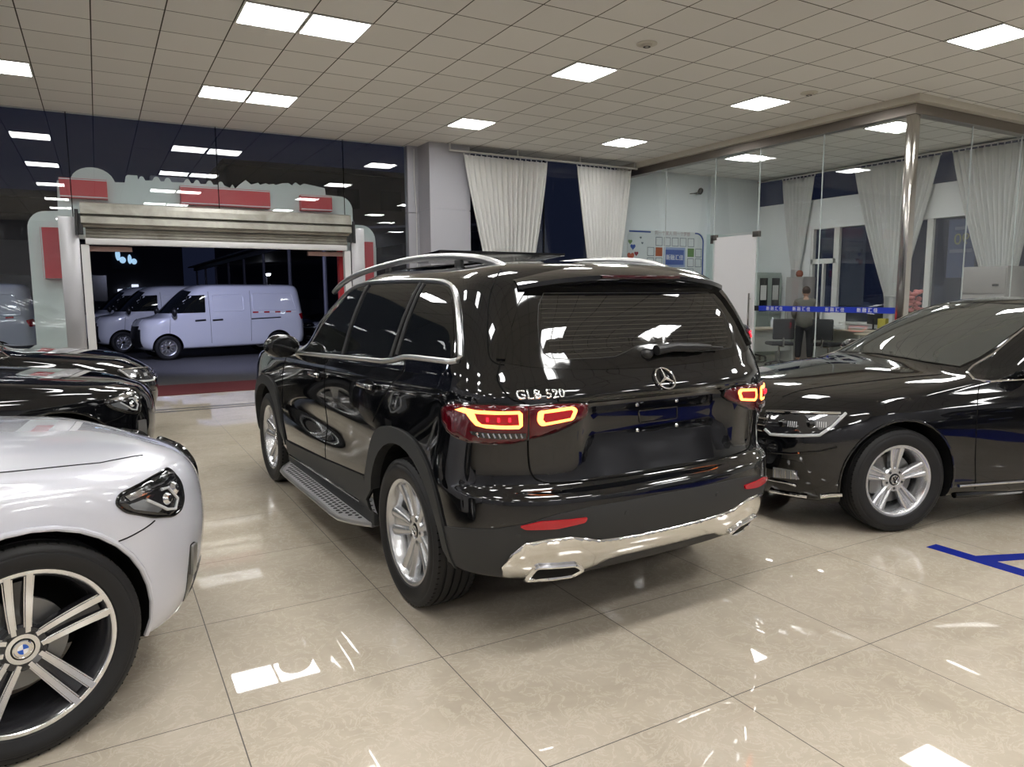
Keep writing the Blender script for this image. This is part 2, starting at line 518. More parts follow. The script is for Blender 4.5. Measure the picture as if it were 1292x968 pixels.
# ------------------------------------------------------------------ roller shutter, posts and the sign arch outside
M['shutter'] = principled('galvanised_shutter', (0.33, 0.32, 0.285), 0.42, 0.5, spec=0.4)
n = N(M['shutter']); c = n.coord(); f = n.noise(c, 2.5, 5, 0.6, 0.6)
n.l(n.ramp(f, [(0.35, (0.25, 0.24, 0.21)), (0.7, (0.42, 0.41, 0.37))]), n.b.inputs['Base Color'])
M['bar'] = principled('worn_white_bottom_rail', (0.60, 0.60, 0.60), 0.4, 0.2)
M['post_plate'] = principled('brushed_door_post', (0.44, 0.44, 0.46), 0.3, 0.6)
sh = empty('roller_shutter', (1.93, 12.95, 0), 0, 'grey metal roller shutter rolled up above the garage doorway', 'roller shutter')
XA, XC = -2.07, 2.06
prof = [(0.02, 2.93), (-0.16, 2.90), (-0.18, 2.84), (-0.19, 2.74), (-0.13, 2.72), (-0.19, 2.695), (-0.20, 2.60), (-0.12, 2.575), (-0.10, 2.545), (0.02, 2.545)]
b = MB(); b.prism(prof, 0, XA, XC); b.build('housing', M['shutter'], sh, False)
prof = [(0.03, 2.545)]
z = 2.545
while z > 2.40:
    prof += [(-0.06, z-0.012), (-0.075, z-0.030), (-0.06, z-0.048), (-0.05, z-0.050)]; z -= 0.052
prof += [(0.03, z)]
b = MB(); b.prism(prof, 0, XA+0.05, XC-0.05); b.build('slat_curtain', M['shutter'], sh, False)
b = MB(); b.box((XA+0.04, -0.075, 2.29), (XC-0.06, 0.03, 2.385), 0.006); b.build('bottom_rail', M['bar'], sh)
for x in (XA+0.03, XC-0.04):
    b = MB(); b.box((x-0.055, -0.04, 0), (x+0.055, -0.025, 2.29)); b.box((x-0.055, -0.025, 0), (x-0.045, 0.06, 2.29)); b.box((x+0.045, -0.025, 0), (x+0.055, 0.06, 2.29))
    b.build('guide_rail', M['bar'], sh, False)
for x, s in ((XA-0.03, -1), (XC+0.03, 1)):
    b = MB(); b.box((x-0.05, -0.14, 2.44), (x+0.05, 0.04, 2.74)); b.tube([(x+0.03*s, -0.15, 2.42), (x+0.02*s, -0.15, 2.80)], 0.025, 10)
    b.build('drive_bracket', M['black_plastic'], sh, False)
for x, w in ((XA-0.17, 0.26), (XC+0.17, 0.24)):
    b = MB(); b.box((x-w/2, 0.0, 0), (x+w/2, 0.10, 2.70), 0.004); b.build('door_post', M['post_plate'], sh)
for x in (XA+0.35, XC-0.38):
    b = MB(); b.box((x-0.32, 0.12, 2.20), (x+0.32, 0.20, 2.275)); b.build('lintel_bracket', principled('pinkish_bracket', (0.42, 0.27, 0.24), 0.6), sh, False)

M['sign_back'] = principled('pale_sign_board', (0.72, 0.76, 0.71), 0.5)
M['sign_red'] = principled('red_sign_box', (0.62, 0.045, 0.055), 0.4)
M['sign_side'] = principled('dark_red_sign_side', (0.20, 0.03, 0.04), 0.5)
YS = 13.62
sa = empty('sign_arch', (1.9, YS, 0), 0, 'pale sign arch with red boxes and a cut-out lettered top, outside the garage doorway', 'sign arch')
def arcpts(cx, cz, rx, rz, a0, a1, n):
    return [(cx+rx*math.cos(math.radians(a0+(a1-a0)*i/n)), cz+rz*math.sin(math.radians(a0+(a1-a0)*i/n))) for i in range(n+1)]
sx = sa.location.x
def SX(pts): return [(a-sx, c) for a, c in pts]
leftp = [(-0.88, 0.0), (-0.87, 2.5)]+arcpts(-0.62, 2.55, 0.25, 0.28, 170, 90, 6)+[(-0.45, 2.84), (-0.43, 3.30), (-0.36, 3.34), (-0.24, 3.36)]+arcpts(0.06, 3.30, 0.31, 0.245, 165, 15, 10)+[(0.37, 3.335), (0.51, 3.34), (0.53, 3.44), (0.56, 3.465), (0.70, 3.465)]
bump = []
for cx, r in ((0.76, 0.04), (0.98, 0.05), (1.15, 0.045), (1.45, 0.045), (1.60, 0.04), (1.80, 0.045), (1.98, 0.04)):
    bump += [(cx-r*1.3, 3.40)]+arcpts(cx, 3.41, r, r*1.15, 170, 10, 6)+[(cx+r*1.3, 3.395)]
rightp = [(2.13, 3.36), (2.17, 3.42), (2.21, 3.35), (2.30, 3.44), (2.39, 3.51), (2.48, 3.44), (2.6, 3.48), (2.63, 3.445), (2.73, 3.48), (2.78, 3.46), (2.86, 3.48), (2.90, 3.46), (3.02, 3.50), (3.12, 3.51), (3.19, 3.47), (3.25, 3.53), (3.33, 3.48), (3.40, 3.52), (3.78, 3.46), (3.79, 3.34), (4.02, 3.33)]+arcpts(4.05, 3.08, 0.24, 0.25, 90, 10, 6)+[(4.29, 2.82)]+arcpts(4.45, 2.54, 0.27, 0.28, 85, 10, 6)+[(4.73, 2.40), (4.73, 0.0), (4.10, 0.0), (4.10, 2.42), (-0.30, 2.42), (-0.30, 0.0)]
b = MB(); b.prism(SX(leftp+bump+rightp), 1, 0.0, 0.10); b.build('board', M['sign_back'], sa, False)
def red_box(x0, x1, z0, z1, d=0.16):
    b = MB(); b.box((x0-sx, -d, z0), (x1-sx, 0, z1)); o = b.build('red_box', M['sign_red'], sa, False)
    b = MB()
    for z in (z0+0.012, z1-0.024): b.box((x0-sx-0.002, -d-0.004, z), (x1-sx+0.002, -d, z+0.016))
    b.build('white_line', M['frame_white'], o, False)
red_box(-0.40, 0.25, 3.04, 3.34); red_box(1.32, 2.76, 3.03, 3.33); red_box(3.30, 3.86, 3.03, 3.30)
def red_post(x0, x1, z0, z1, d=0.16):
    b = MB(); b.box((x0-sx, -d, z0), (x1-sx, 0, z1)); o = b.build('red_panel', M['sign_red'], sa, False)
    b = MB()
    for x in (x0+0.004, x1-0.020): b.box((x-sx, -d-0.004, z0-0.002), (x-sx+0.016, -d, z1+0.002))
    b.build('white_line', M['frame_white'], o, False)
red_post(-0.70, -0.42, 1.79, 2.57); red_post(4.40, 4.64, 0.9, 2.50)
b = MB(); b.box((3.96-sx, -0.14, 0.3), (4.10-sx, 0.0, 2.36)); b.build('red_panel', M['sign_red'], sa, False)

# ------------------------------------------------------------------ curtains
M['curtain'] = principled('white_grey_curtain', (0.70, 0.70, 0.685), 0.85, spec=0.1)
M['rail'] = principled('white_curtain_rail', (0.60, 0.59, 0.57), 0.4)
def curtain(p0, p1, q0, q1, zt, zb, folds, label, group, tie=None, amp=0.05, seed=1):
    """hanging cloth: top edge p0-p1 at zt, gathered to q0-q1 at the tie height (tie), falls to zb"""
    rnd = random.Random(seed)
    p0, p1, q0, q1 = map(Vector, (p0, p1, q0, q1))
    base = Vector((p0.x, p0.y, 0))
    r = empty('curtain', base, 0, label, 'curtain', group)
    nu, nv = folds*10, 26
    ax = (p1-p0).normalized(); nrm = Vector((ax.y, -ax.x, 0))
    ph = [rnd.uniform(0.7, 1.3) for _ in range(folds+2)]
    vs = []; fs = []
    for j in range(nv+1):
        v = j/nv; z = zt+(zb-zt)*v
        t = min(1.0, (zt-z)/(zt-tie)) if tie else v
        s = t**1.15
        for i in range(nu+1):
            u = i/nu
            a = p0.lerp(p1, u); bb = q0.lerp(q1, u)
            p = a.lerp(bb, s)
            fold = math.sin(u*folds*2*PI+0.6*math.sin(v*2+i*0.05))*ph[int(u*folds)]
            am = amp*(0.35+0.75*min(1, v*3))*(1-0.25*s)
            p = p + nrm*(fold*am + 0.02*math.sin(u*7+v*3))
            p = p + ax*(0.012*math.sin(u*folds*4*PI)*v)
            vs.append(Vector((p.x-base.x, p.y-base.y, z)))
    for j in range(nv):
        for i in range(nu):
            k = j*(nu+1)+i
            fs.append((k, k+1, k+nu+2, k+nu+1))
    o = mk('cloth', vs, fs, M['curtain'], r)
    md = o.modifiers.new('thick', 'SOLIDIFY'); md.thickness = 0.004
    # pleated heading tape with hooks
    b = MB()
    n = folds
    for k in range(n+1):
        p = p0.lerp(p1, k/n)
        b.box((p.x-base.x-0.008, p.y-base.y-0.008, zt-0.01), (p.x-base.x+0.008, p.y-base.y+0.008, zt+0.035))
    b.build('hook', M['rail'], r, False)['kind'] = 'stuff'
    if tie:
        c = q0.lerp(q1, 0.5); w = (q1-q0).length/2
        pts = [(c.x-base.x+ax.x*w*1.05*math.cos(a)+nrm.x*0.075*math.sin(a), c.y-base.y+ax.y*w*1.05*math.cos(a)+nrm.y*0.075*math.sin(a), tie) for a in [2*PI*k/16 for k in range(16)]]
        b = MB(); b.tube(pts, 0.016, 6, True); b.build('tieback', M['curtain'], r)
    return r
YC = 12.42
curtain((6.05, YC, 0), (7.86, YC, 0), (6.68, YC, 0), (7.36, YC, 0), 4.06, 0.12, 15, 'white pleated curtain beside the grey column, the wider of the two by the shopfront', 'white curtains on the shopfront rail', 1.15, 0.055, 3)
curtain((8.58, YC, 0), (9.95, YC, 0), (8.98, YC, 0), (9.52, YC, 0), 4.06, 0.12, 13, 'white pleated curtain by the glass office corner, narrower of the two on the shopfront', 'white curtains on the shopfront rail', 1.15, 0.05, 4)
b = MB(); b.tube([(5.75, YC, 4.12), (10.12, YC, 4.12)], 0.018, 10)
r = empty('curtain_rail', (0, 0, 0), 0, 'white curtain rail running from the grey column to the office corner', 'curtain rail'); r.location = (5.75, YC, 0)
o = b.build('rod', M['rail'], r); o.data.transform(Matrix.Translation((-5.75, -YC, 0)))
b = MB()
for x in (0.02, 1.45, 2.9, 4.3): b.box((x-0.01, -0.012, 4.12), (x+0.01, 0.012, CEIL_H))
b.build('bracket', M['rail'], r, False)
XC_ = XB-0.10
curtain((XC_, 12.25, 0), (XC_, 11.35, 0), (XC_, 11.86, 0), (XC_, 11.66, 0), 4.145, 0.3, 9, 'grey white curtain behind the office glass, the far left one over the person', 'gathered curtains on the office back wall', 2.05, 0.045, 5)
curtain((XC_, 10.34, 0), (XC_, 8.48, 0), (XC_, 9.46, 0), (XC_, 9.16, 0), 4.145, 0.3, 14, 'grey white curtain behind the office glass, partly hidden by the steel corner post', 'gathered curtains on the office back wall', 1.42, 0.05, 6)
curtain((XC_, 8.26, 0), (XC_, 6.66, 0), (XC_, 7.42, 0), (XC_, 7.05, 0), 4.145, 0.3, 14, 'grey white curtain behind the office glass at the right edge, above the black sedan', 'gathered curtains on the office back wall', 1.40, 0.05, 7)
b = MB(); b.tube([(0, 0, 4.20), (0, 6.4, 4.20)], 0.016, 10)
r = empty('curtain_rail', (XC_, 6.6, 0), 0, 'thin curtain rail along the back wall of the glass office', 'curtain rail')
b.build('rod', M['rail'], r)
# ------------------------------------------------------------------ car tools
class Body:
    """closed car shell made of stacked horizontal plan outlines.
    key: (zr, zf, w, xr, rl, nr, xf, fl, nf) rear z, front z, half width, rear end, rear taper length, exponent, front ..."""
    def __init__(s, keys, levels, warp=None, nq=20, ns=34):
        ks = list(range(len(keys)))
        rows = []
        def at(t): return [pchip(ks, [k[c] for k in keys], t) for c in range(9)]
        ts = []
        for i in range(len(keys)-1):
            m = levels[i] if i < len(levels) else 4
            ts += [i+q/m for q in range(m)]
        ts.append(len(keys)-1)
        s.verts = []
        for t in ts:
            zr, zf, w, xr, rl, nr, xf, fl, nf = at(t)
            half = []
            def quarter(x0, ln, e, sgn):
                pts = []
                for k in range(161):
                    a = (k/160)**1.0*PI/2
                    pts.append((x0+sgn*ln*(1-math.cos(a)**(2/e)), w*math.sin(a)**(2/e)))
                L = [0]
                for k in range(160): L.append(L[-1]+math.dist(pts[k], pts[k+1]))
                out = []
                for k in range(nq+1):
                    d = L[-1]*k/nq
                    j = min(max(0, next((q for q in range(161) if L[q] >= d), 160)-1), 159)
                    f = (d-L[j])/max(1e-9, L[j+1]-L[j])
                    out.append((pts[j][0]+(pts[j+1][0]-pts[j][0])*f, pts[j][1]+(pts[j+1][1]-pts[j][1])*f))
                return out
            q1 = quarter(xr, rl, nr, 1); q3 = quarter(xf, fl, nf, -1)
            xa, xb = q1[-1][0], q3[-1][0]
            half += q1[:-1]
            half += [(xa+(xb-xa)*k/ns, w) for k in range(ns+1)]
            half += q3[::-1][1:]
            L = [(p[0], p[1]) for p in half]
            ring = L + [(p[0], -p[1]) for p in L[-2:0:-1]]
            for (x, y) in ring:
                f = min(1, max(0, (x-xr)/max(0.01, xf-xr)))
                v = Vector((x, y, zr+(zf-zr)*f))
                if warp: v = warp(v)
                s.verts.append(v)
        s.n = 2*(2*nq+ns)
        half_n = 2*nq+ns
        s.faces = []
        R = len(ts)
        for j in range(R-1):
            for i in range(s.n):
                a = j*s.n+i; b_ = j*s.n+(i+1) % s.n
                s.faces.append((a, b_, b_+s.n, a+s.n))
        for j, flip in ((0, True), (R-1, False)):
            o = j*s.n
            for i in range(half_n):
                a, b_ = i, i+1
                c, d = (s.n-i) % s.n, (s.n-i-1) % s.n
                q = []
                for e in ((a, c, d, b_) if flip else (a, b_, d, c)):
                    if o+e not in q: q.append(o+e)
                if len(q) > 2: s.faces.append(tuple(q))
        s.fix()
    def fix(s):
        bm = bmesh.new()
        vv = [bm.verts.new(v) for v in s.verts]
        for f in s.faces:
            try: bm.faces.new([vv[i] for i in f])
            except ValueError: pass
        bmesh.ops.remove_doubles(bm, verts=bm.verts[:], dist=1e-5)
        bmesh.ops.recalc_face_normals(bm, faces=bm.faces[:])
        bm.normal_update(); bm.verts.index_update(); bm.verts.ensure_lookup_table()
        s.verts = [v.co.copy() for v in bm.verts]
        s.norm = [v.normal.copy() for v in bm.verts]
        s.faces = [tuple(v.index for v in f.verts) for f in bm.faces]
        bm.free()
        s.bvh = BVHTree.FromPolygons(s.verts, s.faces)
    def normal_at(s, p, fi):
        f = s.faces[fi]
        w = [1/((s.verts[i]-p).length_squared+1e-8) for i in f]
        q = Vector((0, 0, 0))
        # inverse-bilinear would be exact; use barycentric of the containing triangle
        from mathutils.interpolate import poly_3d_calc
        try:
            w = poly_3d_calc([s.verts[i] for i in f], p)
        except Exception:
            pass
        for a, i in zip(w, f): q += s.norm[i]*a
        return q.normalized() if q.length > 1e-6 else s.norm[f[0]]
    def hit(s, o, d):
        p, nn, fi, _ = s.bvh.ray_cast(o, d)
        if p is None: return None, None
        q = s.normal_at(p, fi)
        if q.dot(d) > 0: q = -q
        return p, q
    def view(s, which):
        """returns function (u, v) -> (hit point, normal). 'L','R','rear','front','top' or an angle in degrees (0 = looking from the front, 90 = from the left)"""
        if which == 'L': return lambda u, v: s.near(Vector((u, 3, v)), Vector((0, -1, 0)))
        if which == 'R': return lambda u, v: s.near(Vector((u, -3, v)), Vector((0, 1, 0)))
        if which == 'rear': return lambda u, v: s.near(Vector((-6, u, v)), Vector((1, 0, 0)))
        if which == 'front': return lambda u, v: s.near(Vector((6, u, v)), Vector((-1, 0, 0)))
        if which == 'top': return lambda u, v: s.near(Vector((u, v, 4)), Vector((0, 0, -1)))
        if which == 'wrap':   # u = angle round the tail (0 = straight behind), v = height
            def wr(u, v):
                d = Vector((math.cos(u), -math.sin(u), 0))
                return s.near(Vector((-1.3, 0, v))-d*5, d)
            return wr
        a = math.radians(which)
        d = Vector((-math.cos(a), -math.sin(a), 0)); sdir = Vector((-math.sin(a), math.cos(a), 0))
        return lambda u, v: s.near(-d*6+sdir*u+Vector((0, 0, v)), d)
    def near(s, o, d):
        p, q = s.hit(o, d)
        if p is None:
            # graze past the outline: take the closest surface point to the ray
            best = None
            for t in [k*0.25 for k in range(0, 60)]:
                c, nn, fi, dist = s.bvh.find_nearest(o+d*t)
                if best is None or dist < best[0]: best = (dist, c, fi)
            p = best[1]; q = s.normal_at(p, best[2])
        return p, q

def densify(poly, step, closed=True):
    out = []
    m = len(poly)
    for i in range(m if closed else m-1):
        a = Vector(poly[i]); b = Vector(poly[(i+1) % m])
        k = max(1, int((b-a).length/step))
        out += [a+(b-a)*q/k for q in range(k)]
    if not closed: out.append(Vector(poly[-1]))
    return out

def inside(p, poly):
    c = False
    j = len(poly)-1
    for i in range(len(poly)):
        if (poly[i][1] > p[1]) != (poly[j][1] > p[1]) and p[0] < (poly[j][0]-poly[i][0])*(p[1]-poly[i][1])/(poly[j][1]-poly[i][1])+poly[i][0]: c = not c
        j = i
    return c

def patch(body, poly, view, name, mat, parent, off=0.003, step=0.03, skirt=0.012, bulge=0.0, flatn=False):
    """a fitted panel: polygon laid on the body surface, raised by off, with an edge that runs back into the body"""
    V = body.view(view)
    edge = densify(poly, step)
    n = len(edge)
    xs = [p[0] for p in edge]; ys = [p[1] for p in edge]
    pts = [Vector((p[0], p[1])) for p in edge]
    cx = min(xs)+step/2
    i = 0
    while cx < max(xs):
        cy = min(ys)+step/2+(step/2 if i % 2 else 0)
        while cy < max(ys):
            if inside((cx, cy), edge) and min((Vector((cx, cy))-e).length for e in edge) > step*0.45:
                pts.append(Vector((cx, cy)))
            cy += step
        cx += step*0.87; i += 1
    ov, oe, of, *_ = delaunay_2d_cdt(pts, [(k, (k+1) % n) for k in range(n)], [], 1, 1e-6)
    vs = []; ns = []
    ed = [Vector(e) for e in edge]
    for v in ov:
        p, q = V(v.x, v.y)
        o = off
        if bulge:
            dd = min((v-e).length for e in ed)
            o = off+bulge*min(1, dd/0.05)
        vs.append(p+q*o); ns.append(q)
    # orientation
    fs = []
    for f in of:
        a, b, c = (vs[i] for i in f)
        nn = (b-a).cross(c-a)
        fs.append(tuple(f) if nn.dot(ns[f[0]]) >= 0 else tuple(reversed(f)))
    # boundary skirt
    cnt = {}
    for f in fs:
        for k in range(len(f)):
            a, b = f[k], f[(k+1) % len(f)]
            cnt[(a, b)] = 1
    m = len(vs)
    bnd = [(a, b) for (a, b) in cnt if (b, a) not in cnt]
    low = {}
    nf = len(fs)
    for a, b in bnd:
        for e in (a, b):
            if e not in low:
                low[e] = len(vs); vs.append(vs[e]-ns[e]*(off+skirt)); ns.append(ns[e])
        fs.append((a, low[a], low[b], b))
    o = mk(name, vs, fs, mat, parent, True)
    me = o.data
    if not bulge and not flatn:
        nl = []
        for pi, f in enumerate(fs):
            if pi < nf: nl += [tuple(ns[i]) for i in f]
            else:
                fn = (vs[f[1]]-vs[f[0]]).cross(vs[f[3]]-vs[f[0]])
                fn = fn.normalized() if fn.length > 0 else Vector((0, 0, 1))
                nl += [tuple(fn)]*4
        # loops are stored in polygon order
        me.normals_split_custom_set(nl)
    return o

def on(body, poly, view, off=0.0, step=0.04, closed=False):
    V = body.view(view)
    out = []
    for p in densify(poly, step, closed):
        h, q = V(p[0], p[1]); out.append(h+q*off)
    return out

def strip(body, poly, view, name, mat, parent, r=0.006, off=0.0, closed=False, n=8, step=0.04):
    b = MB(); b.tube(on(body, poly, view, off, step, closed), r, n, closed)
    return b.build(name, mat, parent)

def make_shell(body, name, mat, parent, arches, liner=None, extra=None):
    """body mesh with wheel arches cut out; keeps the shading of the uncut surface"""
    o = mk(name, body.verts, body.faces, mat, parent)
    cut = MB()
    for (x, z, r, depth, w) in arches:
        for sg in (1, -1):
            Mx = Matrix.Translation((x, sg*(w-depth), z)) @ Matrix.Rotation(-sg*PI/2, 4, 'X')
            c = MB(); c.lathe([(r*0.96, 0.0), (r, 0.03), (r, depth+0.35)], Mx, 56)
            cut.add(c.v, c.f)
    ob = cut.build('cutter', M['liner'], parent, False)
    md = o.modifiers.new('arch', 'BOOLEAN'); md.operation = 'DIFFERENCE'; md.object = ob; md.solver = 'EXACT'
    md.material_mode = 'TRANSFER'
    bpy.context.view_layer.update()
    dg = bpy.context.evaluated_depsgraph_get()
    me = bpy.data.meshes.new_from_object(o.evaluated_get(dg))
    o.modifiers.clear()
    old = o.data; o.data = me
    bpy.data.meshes.remove(old)
    cm = ob.data; bpy.data.objects.remove(ob); bpy.data.meshes.remove(cm)
    me.polygons.foreach_set('use_smooth', [True]*len(me.polygons))
    me.update()
    nl = [None]*len(me.loops)
    cache = {}
    for p in me.polygons:
        body_face = (p.material_index == 0)
        for li in p.loop_indices:
            vi = me.loops[li].vertex_index
            if body_face:
                if vi not in cache:
                    co = me.vertices[vi].co
                    c, nn, fi, d = body.bvh.find_nearest(co)
                    q = body.normal_at(c, fi)
                    cache[vi] = q
                q = cache[vi]
                nl[li] = tuple(q) if q.dot(p.normal) > 0.2 else tuple(p.normal)
            else: nl[li] = tuple(p.normal)
    me.normals_split_custom_set(nl)
    return o

WHEELS = {}
def wheel(parent, key, cx, cy, cz, side, R, rim, width, style, rot=0.0, steer=0.0):
    """outer face towards +Y for side=+1. thing > wheel (alloy) > tyre, centre cap, bolts, disc"""
    r = wheel_proto(key, R, rim, width, style) if key not in WHEELS else None
    if r is None:
        r = copy_tree(WHEELS[key])
    else:
        WHEELS[key] = r
    r.parent = parent
    r.location = (cx, cy, cz)
    r.rotation_mode = 'XYZ'
    Mx = Matrix.Rotation(steer, 4, 'Z') @ (Matrix.Identity(4) if side > 0 else Matrix.Rotation(PI, 4, 'Z')) @ Matrix.Rotation(rot, 4, 'Y')
    r.rotation_euler = Mx.to_euler('XYZ')
    return r

def wheel_proto(key, R, rim, width, style):
    A = Matrix.Rotation(-PI/2, 4, 'X')   # lathe axis Z -> +Y
    w = width/2
    alloy = {'silver': M['alloy'], 'two': M['dark_alloy'], 'steel': M['satin']}[style['finish']]
    b = MB()
    b.lathe([(rim-0.050, -w*0.8), (rim-0.045, 0.0), (rim-0.035, w*0.45), (rim-0.018, w*0.84), (rim-0.012, w*0.90), (rim+0.003, w*0.92), (rim+0.006, w*0.86), (rim-0.004, w*0.80), (rim-0.004, -w*0.8)], A, 64, True)
    ns = style['n']
    f0 = style.get('hub_y', w*0.62); f1 = style.get('rim_y', w*0.80)
    face = MB()
    def bar(ang, o0, o1, w0, w1, r0, r1, tgt, ridge=0.004, thick=0.035, K=6, lift=0.0, curve=0.0):
        ca, sn = math.cos(ang), math.sin(ang)
        vs = []
        for k in range(K+1):
            t = k/K
            r = r0+(r1-r0)*t; o = o0+(o1-o0)*(t**0.8); hw = (w0+(w1-w0)*t)/2
            y = f0+(f1-f0)*(t**1.6)+lift-curve*math.sin(PI*t)
            for (dx, dy) in ((-1.12, -thick), (-1.0, -0.006), (-0.72, 0.0), (0, ridge), (0.72, 0.0), (1.0, -0.006), (1.12, -thick)):
                lx = o+dx*hw
                x = r*ca-lx*sn; z = r*sn+lx*ca
                vs.append((x, y+dy, z))
        fs = []
        for k in range(K):
            for i in range(7):
                j = (i+1) % 7
                fs.append((k*7+i, k*7+j, (k+1)*7+j, (k+1)*7+i))
        fs += [tuple(range(7)), tuple(K*7+i for i in range(6, -1, -1))]
        tgt.add(vs, fs)
    for k in range(ns):
        a = 2*PI*k/ns+PI/2
        st = style['kind']
        if st == 'twin':
            for sg in (1, -1):
                bar(a, sg*style['o0'], sg*style['o1'], style['w0'], style['w1'], 0.055, rim-0.012, b, 0.0 if style['finish'] == 'two' else 0.004)
                if style['finish'] == 'two':
                    bar(a, sg*style['o0'], sg*style['o1'], style['w0']*0.92, style['w1']*0.92, 0.052, rim-0.004, face, 0.0, 0.004, 6, 0.0045)
            if style.get('web'):
                bar(a, 0, 0, style['o0']*2, style['o1']*2, 0.06, rim-0.03, b, 0.0, 0.01, 4, -style['web'])
        else:
            bar(a, 0, 0, style['w0'], style['w1'], 0.05, rim-0.012, b, style.get('ridge', 0.006))
    b.lathe([(0.0, f0-0.05), (0.078, f0-0.05), (0.080, f0-0.008), (0.072, f0+0.002), (0.040, f0+0.003), (0.034, f0-0.004), (0.0, f0-0.004)], A, 40)
    rimo = b.build('wheel', alloy, None, True, 40)
    if style['finish'] == 'two':
        face.lathe([(0.036, f0+0.0035), (0.050, f0+0.0045), (0.050, f0+0.001)], A, 40, True)
        face.lathe([(rim-0.011, w*0.90), (rim-0.008, w*0.925), (rim+0.004, w*0.925), (rim+0.006, w*0.90)], A, 64, True)
        face.build('machined_face', M['machined'], rimo, True, 40)
    # tyre with ribs, shoulder blocks and sidewall rings
    b = MB()
    prof = [(rim-0.004, -w*0.84), (rim+0.006, -w*0.93), (rim+0.02, -w*1.0), ((rim+R)/2, -w*1.07), (R-0.022, -w*1.0), (R-0.006, -w*0.88)]
    for g in (-0.55, -0.18, 0.18, 0.55):
        prof += [(R-(0.001 if abs(g) < 0.3 else 0.003), w*g-0.006), (R-0.010, w*g-0.005), (R-0.010, w*g+0.005), (R-(0.001 if abs(g) < 0.3 else 0.003), w*g+0.006)]
    prof += [(R-0.006, w*0.88), (R-0.022, w*1.0), (R-0.030, w*1.025), (R-0.034, w*1.02), ((rim+R)/2+0.01, w*1.07), ((rim+R)/2, w*1.078), ((rim+R)/2-0.012, w*1.06), (rim+0.02, w*1.0), (rim+0.010, w*0.97), (rim+0.006, w*0.90), (rim-0.004, w*0.84)]
    b.lathe(prof, A, 88, True)
    ty = b.build('tyre', M['tyre'], rimo, True, 30)
    b = MB()
    for k in range(72):
        a = 2*PI*k/72
        for sg in (1, -1):
            Mx = Matrix.Rotation(-a, 4, 'Y')
            b.box((-0.0035, min(sg*w*0.62, sg*w*0.90), R-0.020), (0.0025, max(sg*w*0.62, sg*w*0.90), R-0.0052), 0, Mx)
    b.build('tread_sipes', M['seam'], rimo, False)['kind'] = 'stuff'
    b = MB(); b.lathe([(0.0, f0+0.004), (0.026, f0+0.005), (0.033, f0+0.002), (0.034, f0-0.006)], A, 32)
    b.build('center_cap', style.get('cap', M['gloss_black']), rimo)
    if style.get('emblem') == 'roundel':
        b = MB(); b.lathe([(0.026, f0+0.0055), (0.0275, f0+0.007), (0.031, f0+0.006), (0.032, f0+0.003)], A, 32); b.build('cap_ring', M['chrome'], rimo)
        for q, mt in ((0, M['white']), (1, M['blue']), (2, M['white']), (3, M['blue'])):
            b = MB()
            pts = [(0, 0)]+[(0.0165*math.cos(PI/2*q+PI/2*k/8), 0.0165*math.sin(PI/2*q+PI/2*k/8)) for k in range(9)]
            b.prism(pts, 1, f0+0.004, f0+0.0065); b.build('emblem_quarter', mt, rimo, False)
    elif style.get('emblem') == 'star':
        b = MB()
        for k in range(3):
            a = PI/2+2*PI*k/3
            b.tube([(0, f0+0.006, 0), (0.021*math.cos(a), f0+0.006, 0.021*math.sin(a))], [0.0045, 0.0012], 6)
        b.tube([(0.023*math.cos(2*PI*k/24), f0+0.006, 0.023*math.sin(2*PI*k/24)) for k in range(24)], 0.002, 6, True)
        b.build('cap_emblem', M['chrome'], rimo)
    elif style.get('emblem') == 'vee':
        b = MB(); y = f0+0.006
        b.tube([(0.026*math.cos(2*PI*k/28), y, 0.026*math.sin(2*PI*k/28)) for k in range(28)], 0.0022, 6, True)
        b.tube([(-0.010, y, 0.022), (0, y, 0.004), (0.010, y, 0.022)], 0.0022, 6)
        b.tube([(-0.021, y, 0.012), (-0.010, y, -0.020), (0, y, 0.000), (0.010, y, -0.020), (0.021, y, 0.012)], 0.0022, 6)
        b.build('cap_emblem', M['chrome'], rimo)
    for k in range(5):
        a = 2*PI*k/5+PI/2+PI/5
        b = MB(); b.lathe([(0.0, f0+0.004), (0.007, f0+0.004), (0.011, f0+0.001), (0.0145, f0+0.003), (0.0150, f0-0.01)], Matrix.Translation((0.056*math.cos(a), 0, 0.056*math.sin(a))) @ A, 12)
        b.build('wheel_bolt', M['black_plastic'], rimo)
    b = MB(); b.lathe([(0.06, 0.012), (0.155, 0.012), (0.155, -0.012), (0.06, -0.012)], A, 48, True); b.lathe([(0.0, 0.02), (0.075, 0.02), (0.085, 0.0), (0.085, -0.06)], A, 32)
    b.build('brake_disc', M['disc'], rimo)
    b = MB(); b.box((0.07, -0.05, -0.09), (0.165, 0.045, 0.09), 0.015); b.build('brake_caliper', M['disc'], rimo)
    return rimo

